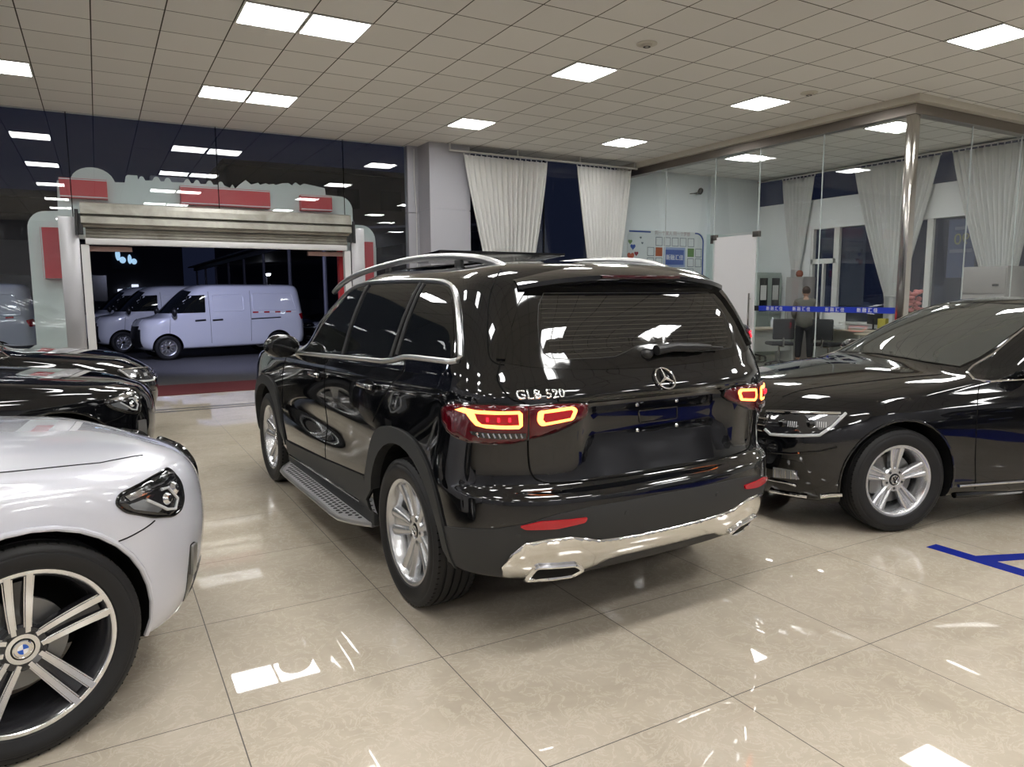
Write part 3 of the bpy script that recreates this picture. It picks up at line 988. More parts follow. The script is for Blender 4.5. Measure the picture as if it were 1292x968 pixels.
def text_on(body, txt, view, u0, v0, size, name, mat, parent, off=0.002, thick=0.004, flip=1, shear=0.0, spacing=1.0, bold=0.0):
    cu = bpy.data.curves.new('t', 'FONT'); cu.body = txt; cu.size = size; cu.space_character = spacing; cu.shear = shear; cu.offset = bold
    ob = bpy.data.objects.new('t', cu); COL.objects.link(ob)
    bpy.context.view_layer.update()
    me = bpy.data.meshes.new_from_object(ob.evaluated_get(bpy.context.evaluated_depsgraph_get()))
    bpy.data.objects.remove(ob)
    V = body.view(view) if body else None
    bm = bmesh.new(); bm.from_mesh(me)
    ext = bmesh.ops.extrude_face_region(bm, geom=bm.faces[:])
    top = [e for e in ext['geom'] if isinstance(e, bmesh.types.BMVert)]
    ts = set(top)
    for v in bm.verts:
        h, q = V(u0+flip*v.co.x, v0+v.co.y)
        v.co = h+q*(off+(thick if v in ts else 0))
    bmesh.ops.recalc_face_normals(bm, faces=bm.faces[:])
    bm.to_mesh(me); bm.free()
    me.name = name
    me.materials.clear(); me.materials.append(mat)
    return link(bpy.data.objects.new(name, me), parent)

def text_flat(txt, size, name, mat, parent=None, loc=(0, 0, 0), rot=(PI/2, 0, 0), thick=0.002, align='CENTER', spacing=1.0, mirror=False):
    cu = bpy.data.curves.new('t', 'FONT'); cu.body = txt; cu.size = size; cu.align_x = align; cu.extrude = thick; cu.space_character = spacing
    ob = bpy.data.objects.new('t', cu); COL.objects.link(ob)
    bpy.context.view_layer.update()
    me = bpy.data.meshes.new_from_object(ob.evaluated_get(bpy.context.evaluated_depsgraph_get()))
    bpy.data.objects.remove(ob); bpy.data.curves.remove(cu)
    if mirror:
        me.transform(Matrix.Diagonal((-1, 1, 1, 1))); me.flip_normals()
    me.name = name; me.materials.clear(); me.materials.append(mat)
    o = link(bpy.data.objects.new(name, me), parent)
    o.location = loc; o.rotation_euler = rot
    return o
# ------------------------------------------------------------------ the black SUV in the middle
def smooth01(t):
    t = min(1.0, max(0.0, t)); return t*t*(3-2*t)
def suv_warp(v):
    # licence recess pressed into the tailgate, rear corners of the glasshouse, wheel-arch shoulders
    if v.x < -1.9 and 0.72 < v.z < 1.12 and abs(v.y) < 0.55:
        wy = smooth01((0.455+0.06*(1.0-v.z)-abs(v.y))/0.080)
        wz = smooth01((1.085-v.z)/0.03)*smooth01((v.z-0.74)/0.20)
        v = Vector((v.x+0.048*wy*wz, v.y, v.z))
    if 0.50 < v.z < 1.02:
        k = math.sin(PI*(v.z-0.50)/0.52)**1.5
        for cx in (1.4145, -1.40):
            g = math.exp(-((v.x-cx)/0.42)**2)
            v = Vector((v.x, v.y*(1+0.014*g*k), v.z))
        g = math.exp(-((v.x-0.0)/0.75)**2)*math.exp(-((v.z-0.70)/0.10)**2)
        v = Vector((v.x, v.y*(1-0.022*g), v.z))
    return v
SUV_KEYS = [
    # zr, zf, w, xr, rl, nr, xf, fl, nf
    (0.30, 0.24, 0.70, -2.02, 0.40, 3.0, 1.95, 0.40, 3.0),
    (0.325, 0.26, 0.86, -2.18, 0.50, 3.0, 2.14, 0.55, 3.0),
    (0.45, 0.40, 0.905, -2.26, 0.55, 3.2, 2.26, 0.62, 3.0),
    (0.60, 0.58, 0.917, -2.295, 0.58, 3.2, 2.29, 0.65, 3.0),
    (0.685, 0.66, 0.917, -2.29, 0.58, 3.2, 2.29, 0.65, 3.0),
    (0.735, 0.72, 0.915, -2.225, 0.55, 3.3, 2.28, 0.65, 3.0),
    (0.80, 0.80, 0.912, -2.215, 0.55, 3.3, 2.27, 0.65, 3.0),
    (1.00, 0.95, 0.905, -2.225, 0.52, 3.4, 2.22, 0.65, 3.0),
    (1.10, 1.02, 0.900, -2.215, 0.50, 3.4, 2.16, 0.65, 2.8),
    (1.165, 1.06, 0.886, -2.178, 0.46, 3.5, 2.02, 0.65, 2.6),
    (1.245, 1.105, 0.862, -2.135, 0.42, 3.7, 1.00, 0.55, 2.4),
    (1.42, 1.34, 0.795, -2.065, 0.40, 3.8, 0.62, 0.50, 2.4),
    (1.575, 1.54, 0.712, -1.975, 0.37, 3.8, 0.22, 0.45, 2.4),
    (1.615, 1.605, 0.665, -1.935, 0.36, 3.6, 0.02, 0.42, 2.4),
    (1.647, 1.655, 0.58, -1.88, 0.36, 3.2, -0.16, 0.40, 2.3),
    (1.676, 1.692, 0.40, -1.66, 0.40, 2.5, -0.42, 0.40, 2.2),
    (1.692, 1.704, 0.18, -1.30, 0.30, 2.2, -0.70, 0.30, 2.2),
]
suv_body = Body(SUV_KEYS, [3, 4, 5, 4, 5, 4, 10, 6, 5, 9, 8, 8, 5, 5, 5, 4], suv_warp, 26, 40)
SUV_LOC, SUV_RZ = (2.097, 4.657, 0), math.radians(91.6)
suv = empty('suv', SUV_LOC, SUV_RZ, 'large glossy black SUV seen from behind in the middle of the showroom, tail lamps lit', 'car')
make_shell(suv_body, 'body', M['black_paint'], suv, [(-1.395, 0.375, 0.435, 0.34, 0.92), (1.4145, 0.375, 0.435, 0.34, 0.92)])

# ------------------------------------------------------------------ other car bodies
SEDAN_KEYS = [
    (0.22, 0.17, 0.72, -2.30, 0.45, 3.0, 2.02, 0.45, 3.0),
    (0.25, 0.20, 0.88, -2.44, 0.55, 3.0, 2.20, 0.80, 2.8),
    (0.42, 0.36, 0.912, -2.51, 0.60, 3.0, 2.31, 0.95, 2.8),
    (0.62, 0.56, 0.916, -2.53, 0.62, 3.0, 2.335, 0.98, 2.8),
    (0.78, 0.68, 0.914, -2.53, 0.62, 3.0, 2.30, 0.98, 2.7),
    (0.92, 0.765, 0.900, -2.52, 0.60, 3.0, 2.22, 0.95, 2.6),
    (0.99, 0.830, 0.878, -2.49, 0.58, 3.0, 2.05, 0.85, 2.5),
    (1.035, 0.975, 0.840, -2.36, 0.50, 3.0, 1.12, 0.55, 2.4),
    (1.075, 1.010, 0.815, -1.88, 0.40, 2.8, 1.00, 0.50, 2.4),
    (1.27, 1.26, 0.730, -1.42, 0.40, 2.6, 0.52, 0.46, 2.4),
    (1.395, 1.405, 0.645, -1.06, 0.40, 2.5, 0.18, 0.42, 2.3),
    (1.445, 1.455, 0.53, -0.86, 0.40, 2.4, 0.00, 0.38, 2.2),
    (1.470, 1.475, 0.30, -0.66, 0.30, 2.3, -0.18, 0.30, 2.2),
]
def sedan_warp(v):
    if 0.45 < v.z < 0.86:
        k = math.sin(PI*(v.z-0.45)/0.41)**1.5
        g = sum(math.exp(-((v.x-cx)/0.45)**2) for cx in (1.435, -1.435))
        v = Vector((v.x, v.y*(1+0.016*g*k), v.z))
    if v.x > 0.8 and v.z > 0.76:
        e = smooth01((v.z-0.76)/0.10)*smooth01((v.x-0.8)/0.5)*smooth01((2.35-v.x)/0.35)
        v = Vector((v.x, v.y, v.z+0.055*e*max(0, 1-(v.y/0.80)**2)))
    # shoulder crease
    if abs(v.y) > 0.5 and -2.3 < v.x < 2.0:
        e = math.exp(-((v.z-(0.80-0.035*v.x/2))/0.022)**2)
        v = Vector((v.x, v.y*(1+0.006*e), v.z))
    return v
sedan_body = Body(SEDAN_KEYS, [3, 4, 5, 5, 5, 5, 12, 4, 10, 8, 5, 4], sedan_warp, 24, 40)
SD_LOC, SD_RZ = (5.966, 3.059, 0), math.radians(161)
sedan = empty('sedan', SD_LOC, SD_RZ, 'shiny black sedan at the right edge of the photo, front wheel and bonnet showing', 'car')
make_shell(sedan_body, 'body', M['black_paint'], sedan, [(1.435, 0.34, 0.385, 0.30, 0.92), (-1.435, 0.34, 0.385, 0.30, 0.92)])

XSUV_KEYS = [
    (0.24, 0.22, 0.76, -2.20, 0.45, 3.0, 1.98, 0.45, 3.0),
    (0.27, 0.25, 0.90, -2.32, 0.55, 3.0, 2.14, 0.62, 3.0),
    (0.42, 0.40, 0.938, -2.40, 0.60, 3.0, 2.25, 0.72, 2.9),
    (0.62, 0.60, 0.946, -2.43, 0.62, 3.0, 2.285, 0.76, 2.9),
    (0.82, 0.755, 0.944, -2.42, 0.62, 3.0, 2.27, 0.76, 2.9),
    (0.96, 0.845, 0.930, -2.40, 0.60, 3.0, 2.22, 0.74, 2.8),
    (1.04, 0.890, 0.902, -2.36, 0.55, 3.0, 2.08, 0.66, 2.7),
    (1.13, 1.035, 0.862, -2.30, 0.50, 3.0, 1.12, 0.50, 2.4),
    (1.30, 1.25, 0.80, -2.20, 0.45, 3.0, 0.80, 0.48, 2.4),
    (1.50, 1.46, 0.715, -2.02, 0.42, 2.9, 0.36, 0.45, 2.4),
    (1.60, 1.58, 0.62, -1.85, 0.40, 2.6, 0.02, 0.42, 2.3),
    (1.655, 1.655, 0.40, -1.55, 0.40, 2.5, -0.30, 0.40, 2.2),
    (1.67, 1.67, 0.18, -1.2, 0.30, 2.2, -0.60, 0.30, 2.2),
]
def xsuv_warp(v):
    if 0.45 < v.z < 0.95:
        k = math.sin(PI*(v.z-0.45)/0.50)**1.5
        g = sum(math.exp(-((v.x-cx)/0.50)**2) for cx in (1.432, -1.432))
        v = Vector((v.x, v.y*(1+0.018*g*k), v.z))
    if v.x > 0.9 and v.z > 0.80:
        e = smooth01((v.z-0.80)/0.08)*smooth01((v.x-0.9)/0.5)*smooth01((2.3-v.x)/0.35)
        v = Vector((v.x, v.y, v.z+0.035*e*max(0, 1-(v.y/0.80)**2)))
    return v
xsuv_body = Body(XSUV_KEYS, [3, 4, 5, 5, 5, 5, 12, 5, 6, 5, 4, 4], xsuv_warp, 24, 40)
XS_LOC, XS_RZ = (-1.94, 3.115, 0), math.radians(20)
xsuv = empty('crossover', XS_LOC, XS_RZ, 'pearl white crossover at the lower left corner, two-tone five-spoke wheel showing', 'car')
make_shell(xsuv_body, 'body', M['white_paint'], xsuv, [(1.432, 0.364, 0.410, 0.32, 0.95), (-1.432, 0.364, 0.410, 0.32, 0.95)])
dark_root = empty('crossover', (-1.955, 5.873, 0), math.radians(20), 'black crossover standing behind the white one, slim headlamp and grey bumper insert showing', 'car')
make_shell(xsuv_body, 'body', M['black_paint'], dark_root, [(1.432, 0.364, 0.410, 0.32, 0.95), (-1.432, 0.364, 0.410, 0.32, 0.95)])
dark_body = xsuv_body
dark = dark_root
VAN_KEYS = [
    (0.26, 0.22, 0.62, -1.95, 0.30, 3.5, 1.75, 0.35, 3.0),
    (0.30, 0.26, 0.77, -2.02, 0.35, 3.8, 1.86, 0.50, 3.0),
    (0.50, 0.46, 0.80, -2.06, 0.36, 4.0, 1.94, 0.55, 3.0),
    (0.85, 0.80, 0.805, -2.05, 0.36, 4.0, 1.90, 0.60, 3.0),
    (0.98, 0.94, 0.80, -2.04, 0.36, 4.0, 1.80, 0.60, 2.8),
    (1.08, 1.03, 0.79, -2.03, 0.36, 4.0, 1.42, 0.50, 2.8),
    (1.40, 1.38, 0.745, -1.99, 0.36, 4.0, 1.05, 0.42, 2.8),
    (1.66, 1.66, 0.69, -1.95, 0.36, 3.8, 0.72, 0.40, 2.8),
    (1.74, 1.735, 0.62, -1.90, 0.36, 3.4, 0.56, 0.40, 2.6),
    (1.775, 1.77, 0.42, -1.75, 0.36, 3.0, 0.35, 0.40, 2.4),
    (1.785, 1.785, 0.15, -1.5, 0.30, 2.6, 0.0, 0.30, 2.2),
]
van_body = Body(VAN_KEYS, [3, 4, 6, 4, 4, 6, 6, 4, 4, 3], None, 20, 36)
van = empty('van', (2.60, 19.75, 0), math.radians(188), 'plain white delivery van parked outside the open doorway, side to the showroom', 'van')
make_shell(van_body, 'body', M['van_paint'], van, [(1.34, 0.29, 0.335, 0.25, 0.80), (-1.30, 0.29, 0.335, 0.25, 0.80)])
def mir(poly): return [(-a, c) for a, c in poly]
def both(half):
    """half outline from the left edge to the middle line -> closed symmetric outline (y, z)"""
    return half+[(-a, c) for a, c in reversed(half) if abs(a) > 1e-6]

# ------------------------------------------------------------------ details of the black SUV
B_ = suv_body
M['board'] = principled('matt_aluminium_tread', (0.50, 0.50, 0.52), 0.45, 0.2)
def suv_side(sg):
    V = 'L' if sg > 0 else 'R'
    ang = 150 if sg > 0 else 210
    um = (lambda p: p) if sg > 0 else mir
    wf = [(0.60, 1.108), (0.44, 1.262), (0.174, 1.428), (-0.092, 1.527), (-0.385, 1.566), (-0.345, 1.160), (-0.02, 1.135)]
    wr = [(-0.500, 1.568), (-0.80, 1.573), (-1.120, 1.569), (-1.135, 1.215), (-1.06, 1.190), (-0.80, 1.178), (-0.530, 1.170)]
    wr = [(-0.475, 1.572), (-0.80, 1.576), (-1.165, 1.570), (-1.135, 1.205), (-1.06, 1.192), (-0.80, 1.176), (-0.455, 1.168)]
    wq = [(-1.265, 1.567), (-1.42, 1.560), (-1.53, 1.545), (-1.63, 1.505), (-1.72, 1.43), (-1.80, 1.335), (-1.842, 1.255), (-1.80, 1.241), (-1.43, 1.233), (-1.26, 1.226)]
    # photo-measured slants of the pillars
    wf = [(0.60, 1.108), (0.44, 1.262), (0.174, 1.428), (-0.092, 1.527), (-0.373, 1.563), (-0.372, 1.160), (-0.02, 1.135)]
    for pl, nm in ((wf, 'front_side_window'), (wr, 'rear_side_window'), (wq, 'quarter_window')):
        patch(B_, rounded(pl, 0.02), V, nm, M['tint'], suv, 0.0015, 0.035, 0.006)
    up_ = catmull([Vector(q) for q in [(-1.893, 1.262), (-1.845, 1.342), (-1.757, 1.445), (-1.625, 1.538), (-1.483, 1.572), (-1.297, 1.583), (-1.06, 1.589), (-0.73, 1.591), (-0.373, 1.584), (-0.096, 1.542), (0.162, 1.448), (0.43, 1.290), (0.64, 1.125)]], 4)
    lo_ = [Vector(q) for q in [(0.645, 1.104), (0.30, 1.120), (-0.12, 1.138), (-0.587, 1.158), (-1.066, 1.177), (-1.193, 1.190), (-1.332, 1.217), (-1.42, 1.223), (-1.84, 1.234), (-1.888, 1.242)]]
    strip(B_, up_+lo_, V, 'window_trim', M['satin'], suv, 0.0125, 0.004, True)
    for a, c in (((-0.428, 1.575), (-0.405, 1.166)), ((-1.20, 1.572), (-1.165, 1.205)), ((-1.245, 1.570), (-1.235, 1.222))):
        strip(B_, [a, c], V, 'pillar_trim', M['clad'], suv, 0.010, 0.003)
    # wheel arch mouldings
    ro = catmull([Vector(q) for q in [(-0.862, 0.40), (-0.880, 0.50), (-0.935, 0.62), (-1.005, 0.745), (-1.100, 0.832), (-1.253, 0.872), (-1.46, 0.874), (-1.615, 0.835), (-1.745, 0.742), (-1.83, 0.600), (-1.865, 0.46), (-1.875, 0.34)]], 3)
    ri = [Vector((-1.395+0.432*math.cos(a), 0.375+0.432*math.sin(a))) for a in [math.radians(175-k*10) for k in range(18)]]
    patch(B_, [tuple(q) for q in ro]+[tuple(q) for q in ri[:17]], V, 'arch_moulding', M['clad'], suv, 0.013, 0.03, 0.04)
    fo = [(1.4145+(q.x+1.395)*-1.0, q.y) for q in ro]
    fi = [(1.4145+(q.x+1.395)*-1.0, q.y) for q in ri[:17]]
    fo = [(1.4145+(a-1.4145)*1.0, c) for a, c in fo]
    patch(B_, fo+fi, V, 'arch_moulding', M['clad'], suv, 0.013, 0.03, 0.04)
    sill = [(0.875, 0.30), (0.868, 0.435), (0.40, 0.455), (-0.12, 0.483), (-0.65, 0.520), (-0.868, 0.533), (-0.86, 0.315), (0.0, 0.285)]
    patch(B_, sill, V, 'sill_cladding', M['clad'], suv, 0.008, 0.04, 0.03)
    strip(B_, [(0.80, 0.337), (0.0, 0.352), (-0.74, 0.366)], V, 'sill_strip', M['chrome'], suv, 0.010, 0.010)
    strip(B_, [(0.868, 0.44), (-0.12, 0.487), (-0.868, 0.538)], V, 'panel_seam', M['seam'], suv, 0.004, 0.0005)
    for pts in ([(-0.30, 1.125), (-0.155, 1.10), (-0.16, 0.80), (-0.14, 0.485), (-0.16, 0.36)], [(0.80, 1.07), (0.885, 0.94), (0.90, 0.645), (0.87, 0.44)], [(-1.345, 1.21), (-1.365, 1.15), (-1.24, 1.07), (-1.13, 0.98), (-1.02, 0.86)]):
        strip(B_, [tuple(q) for q in catmull([Vector(q) for q in pts], 4)], V, 'door_seam', M['seam'], suv, 0.0035, -0.0005)
    # door handles
    for hx, hz in ((-0.005, 1.012), (-0.945, 1.040)):
        p, q = B_.view(V)(hx, hz)
        mx = Matrix.Translation(p+q*0.022)
        b = MB(); b.box((-0.105, -0.012, -0.014), (0.105, 0.012, 0.014), 0.009, mx)
        b.box((-0.095, -0.03 if sg > 0 else 0.008, -0.010), (-0.07, -0.008 if sg > 0 else 0.03, 0.010), 0.0, mx)
        b.box((0.07, -0.03 if sg > 0 else 0.008, -0.010), (0.095, -0.008 if sg > 0 else 0.03, 0.010), 0.0, mx)
        h = b.build('door_handle', M['black_paint'], suv)
        b = MB(); b.box((-0.10, 0.010*sg-0.004, -0.010), (0.10, 0.010*sg+0.006, 0.012), 0.003, mx); b.build('chrome_insert', M['chrome'], h)
        pts = [(hx+0.085*math.cos(a), hz-0.006+0.036*math.sin(a)) for a in [2*PI*k/24 for k in range(24)]]
        patch(B_, pts, V, 'handle_bowl', M['seam'], suv, 0.0006, 0.03, 0.002)
    # mirror
    b = MB()
    b.ellipsoid((0.56, sg*0.985, 1.165), (0.085, 0.125, 0.082), 20, 12)
    for v in b.v:
        if v.x < 0.515: v.x = 0.515+(v.x-0.515)*0.15
    mo = b.build('side_mirror', M['black_paint'], suv)
    b = MB(); b.ellipsoid((0.508, sg*0.985, 1.167), (0.006, 0.105, 0.066), 20, 10); b.build('mirror_glass', M['gloss_black'], mo)
    b = MB(); b.tube([(0.56, sg*0.85, 1.10), (0.58, sg*0.93, 1.105), (0.58, sg*1.08, 1.115)], 0.016, 8); b.build('mirror_foot', M['chrome'], mo)
    # roof rail: bar with two end feet and a middle foot
    pts = catmull([Vector((x, sg*y, z)) for x, y, z in ((0.52, 0.610, 1.535), (0.42, 0.598, 1.580), (0.25, 0.585, 1.626), (0.0, 0.570, 1.664), (-0.3, 0.556, 1.692), (-0.72, 0.543, 1.716), (-1.10, 0.535, 1.714), (-1.40, 0.525, 1.697), (-1.56, 0.516, 1.676), (-1.66, 0.508, 1.652), (-1.72, 0.503, 1.628))], 5)
    b = MB(); b.tube(pts, 0.0185, 12)
    rl = b.build('roof_rail', M['satin'], suv)
    for x, zz in ((-0.35, 1.690), (-1.30, 1.702)):
        b = MB(); b.box((x-0.035, sg*0.540-0.010, 1.62), (x+0.035, sg*0.540+0.010, zz-0.012), 0.004)
        b.build('rail_foot', M['black_plastic'], rl)
    b = MB(); b.box((-0.90, min(sg*0.80, sg*0.882), 0.250), (0.93, max(sg*0.80, sg*0.882), 0.345), 0.012); b.build('rocker_panel', M['clad'], suv)
    # running board
    plan = []
    n = 16
    for k in range(n+1):
        t = k/n; x = -0.86+1.76*t
        e = min(1, min(t, 1-t)/0.16); e = math.sin(e*PI/2)
        plan.append((x, 0.870+0.128*e))
    poly = [(0.90, 0.84), (-0.86, 0.84)] + plan
    b = MB(); b.prism([(x, sg*y) for x, y in poly], 2, 0.236, 0.262); rb = b.build('running_board', M['board'], suv, True, 30)
    b = MB(); b.tube([(x, sg*(y+0.003), 0.249) for x, y in plan], 0.016, 8); b.build('board_edge', M['satin'], rb)
    b = MB()
    for i in range(33):
        for j in range(3):
            x = -0.78+i*0.050+(0.025 if j % 2 else 0); y = 0.902+j*0.032
            if abs(x-0.02) < 0.80-0.09*j:
                b.lathe([(0.0, 0.2645), (0.010, 0.2650), (0.0135, 0.262)], Matrix.Translation((x, sg*y, 0)), 10)
    b.build('rubber_stud', M['black_plastic'], rb)['kind'] = 'stuff'
    b = MB()
    for x in (-0.6, 0.0, 0.6): b.box((x-0.03, min(sg*0.70, sg*0.9), 0.22), (x+0.03, max(sg*0.70, sg*0.9), 0.238))
    b.build('board_bracket', M['black_plastic'], rb)['kind'] = 'stuff'
    # tail lamps: outer on the wing, inner on the tailgate
    lo = [(0.139, 1.037), (0.160, 1.057), (0.196, 1.070), (0.243, 1.072), (0.349, 1.075), (0.42, 1.072), (0.494, 1.070), (0.492, 0.935), (0.44, 0.920), (0.328, 0.916), (0.252, 0.920), (0.204, 0.929), (0.166, 0.948), (0.142, 0.985)]
    lamp = patch(B_, um(lo), ang, 'tail_lamp', M['red_lens'], suv, 0.010, 0.022, 0.02, 0.004)
    ring = [(0.205, 1.046), (0.235, 1.058), (0.289, 1.052), (0.38, 1.050), (0.458, 1.051), (0.469, 1.040), (0.469, 0.992), (0.455, 0.981), (0.39, 0.981), (0.328, 0.983), (0.288, 0.991), (0.268, 1.012), (0.250, 1.036)]
    patch(B_, um(ring), ang, 'lamp_led', M['led'], lamp, 0.0165, 0.018, 0.003)
    patch(B_, um([(0.285, 1.039), (0.36, 1.038), (0.452, 1.039), (0.456, 0.996), (0.40, 0.995), (0.312, 0.998), (0.295, 1.012)]), ang, 'lamp_core', M['reflector'], lamp, 0.019, 0.018, 0.003)
    b = MB()
    for k in range(3):
        pp = on(B_, um([(0.335+k*0.042, 1.025), (0.335+k*0.042, 1.010)]), ang, 0.022); b.tube(pp, 0.005, 6)
    b.build('lamp_diode', M['led_red'], lamp)
    patch(B_, um([(0.262, 0.966), (0.36, 0.963), (0.484, 0.962), (0.482, 0.942), (0.38, 0.938), (0.31, 0.942), (0.272, 0.953)]), ang, 'lamp_slit', M['lamp_dark'], lamp, 0.0165, 0.02, 0.003)
    b = MB()
    for k in range(9):
        u = 0.292+k*0.021
        b.tube(on(B_, um([(u, 0.962), (u+0.008, 0.944)]), ang, 0.0185), 0.0035, 5)
    b.build('lamp_rib', M['lamp_silver'], lamp)
    strip(B_, um(lo), ang, 'lamp_surround', M['gloss_black'], lamp, 0.007, 0.004, True)
    rm = (lambda p: p) if sg > 0 else mir
    li = [(0.672, 1.068), (0.565, 1.073), (0.45, 1.070), (0.412, 1.062), (0.405, 1.030), (0.425, 1.012), (0.50, 0.985), (0.567, 0.960), (0.672, 0.936)]
    lamp = patch(B_, rm(li), 'rear', 'tail_lamp', M['red_lens'], suv, 0.010, 0.022, 0.02, 0.004)
    patch(B_, rm(rounded([(0.640, 1.048), (0.492, 1.060), (0.474, 1.045), (0.494, 1.005), (0.630, 0.988), (0.645, 1.010)], 0.012)), 'rear', 'lamp_led', M['led'], lamp, 0.0165, 0.018, 0.003)
    patch(B_, rm([(0.618, 1.038), (0.502, 1.047), (0.495, 1.040), (0.508, 1.014), (0.612, 1.002), (0.622, 1.014)]), 'rear', 'lamp_core', M['reflector'], lamp, 0.019, 0.018, 0.003)
    strip(B_, rm(li), 'rear', 'lamp_surround', M['gloss_black'], lamp, 0.006, 0.004, True)
    # reflectors, exhaust, corner bezel
    patch(B_, rm(rounded([(0.735, 0.590), (0.66, 0.608), (0.465, 0.606), (0.475, 0.586), (0.60, 0.572), (0.715, 0.576)], 0.008)), 'rear', 'bumper_reflector', M['reflector'], suv, 0.014, 0.02, 0.012)
for sg in (1, -1): suv_side(sg)

# back of the SUV
gl = both([(0.590, 1.525), (0.655, 1.465), (0.700, 1.350), (0.742, 1.242), (0.64, 1.222), (0.50, 1.208), (0.30, 1.196), (0.0, 1.190)])
patch(B_, gl, 'rear', 'tailgate_glass', M['gloss_black'], suv, 0.002, 0.04, 0.008)
M['tint_brown'] = principled('brown_tinted_rear_glass', (0.010, 0.0095, 0.0085), 0.02, spec=0.75)
gi = both([(0.49, 1.520), (0.53, 1.47), (0.556, 1.40), (0.566, 1.34), (0.561, 1.275), (0.535, 1.253), (0.46, 1.246), (0.30, 1.244), (0.21, 1.246), (0.15, 1.262), (0.08, 1.285), (0.0, 1.292)])
rw = patch(B_, gi, 'rear', 'rear_window', M['tint_brown'], suv, 0.003, 0.04, 0.003)
b = MB()
for k in range(13):
    z = 1.265+k*0.019
    e = 0.53 if z > 1.29 else 0.50
    for seg in ([[(-e, z), (e, z)]] if z > 1.295 else [[(-e, z), (-0.17, z)], [(0.17, z), (e, z)]]):
        b.tube(on(B_, seg, 'rear', 0.0032, 0.06), 0.0010, 4)
b.build('defroster_wire', principled('defroster_brown', (0.055, 0.05, 0.04), 0.6), rw)['kind'] = 'stuff'
strip(B_, gi, 'rear', 'glass_border', M['clad'], rw, 0.0018, 0.0025, True, 5)
for sg in (1, -1):
    fin = [(0.55, 1.562), (0.605, 1.556), (0.668, 1.490), (0.712, 1.380), (0.752, 1.252), (0.722, 1.250), (0.668, 1.380), (0.610, 1.480), (0.560, 1.535)]
    patch(B_, fin if sg > 0 else mir(fin), 'rear', 'side_fin', M['gloss_black'], suv, 0.016, 0.025, 0.02)
# wiper
wp = on(B_, [(0.0, 1.252), (-0.11, 1.262), (-0.34, 1.252)], 'rear', 0.035, 0.05)
b = MB(); b.tube(wp, [0.024]+[0.021]*(len(wp)-3)+[0.016, 0.011], 10); wi = b.build('rear_wiper', M['black_plastic'], suv)
b = MB(); b.tube(on(B_, [(-0.33, 1.253), (-0.43, 1.246)], 'rear', 0.028, 0.05), 0.006, 6); b.build('wiper_blade', M['black_plastic'], wi)
h0, q0 = B_.view('rear')(0.03, 1.250)
b = MB(); b.ellipsoid(h0, (0.03, 0.032, 0.024)); b.build('wiper_hub', M['black_plastic'], wi)
# spoiler with high brake lamp
sec = [(-1.68, 1.672, 0.46), (-1.86, 1.652, 0.555), (-2.025, 1.618, 0.600), (-2.060, 1.601, 0.608), (-2.060, 1.582, 0.608), (-2.01, 1.562, 0.60), (-1.92, 1.552, 0.575)]
vs = []; fs = []
NY = 24
for (x, z, w) in sec:
    for k in range(NY+1):
        t = -1+2*k/NY
        vs.append(Vector((x+0.085*abs(t)**3.5, t*w, z-0.045*abs(t)**2.6)))
for i in range(len(sec)-1):
    for k in range(NY):
        a = i*(NY+1)+k; fs.append((a, a+1, a+NY+2, a+NY+1))
n = len(sec)
fs.append(tuple(i*(NY+1) for i in range(n))); fs.append(tuple(i*(NY+1)+NY for i in range(n-1, -1, -1)))
for k in range(NY): fs.append(((n-1)*(NY+1)+k, (n-1)*(NY+1)+k+1, k+1, k))
b = MB(); b.add(vs, fs); sp = b.build('roof_spoiler', M['black_paint'], suv, True, 50)
b = MB(); b.box((-2.066, -0.23, 1.584), (-2.05, 0.23, 1.599), 0.003); b.build('brake_lamp', M['dark_red_lens'], sp)
# badge star
cy, cz = -0.018, 1.138
pc, qc = B_.view('rear')(cy, cz)
yv = Vector((0, -1, 0)); zv = qc.cross(Vector((0, 1, 0))).normalized()
if zv.z < 0: zv = -zv
def st(r, a, o=0.010): return pc+qc*o+Vector((0, 1, 0))*(-r*math.sin(a))+zv*(r*math.cos(a))
b = MB(); b.tube([st(0.053, 2*PI*k/40) for k in range(40)], 0.0042, 8, True)
for k in range(3):
    a = 2*PI*k/3
    b.tube([st(0.0, a), st(0.051, a)], [0.0080, 0.0018], 6)
b.build('star_badge', M['chrome'], suv)
text_on(B_, 'GLB 520', 'rear', 0.716, 1.097, 0.052, 'model_badge', M['chrome'], suv, 0.001, 0.004, -1, 0.0, 1.08, 0.001)
# licence recess: four bolts, pull handle, release strip
for y, z in ((0.118, 1.030), (-0.118, 1.030), (-0.122, 0.915), (0.112, 0.915)):
    p, q = B_.view('rear')(y, z)
    b = MB(); b.lathe([(0.0, 0.006), (0.006, 0.005), (0.0095, 0.001), (0.0095, -0.004)], Matrix.Translation(p) @ q.to_track_quat('Z', 'Y').to_matrix().to_4x4(), 12)
    b.build('plate_bolt', M['chrome'], suv)
strip(B_, rounded([(0.112, 1.004), (-0.120, 1.004), (-0.122, 0.948), (0.100, 0.948)], 0.01), 'rear', 'plate_socket', M['gloss_black'], suv, 0.004, 0.001, True)
strip(B_, [(0.55, 1.088), (0.30, 1.092), (0.0, 1.093), (-0.30, 1.092), (-0.55, 1.088)], 'rear', 'tailgate_lip', M['black_paint'], suv, 0.008, 0.002)
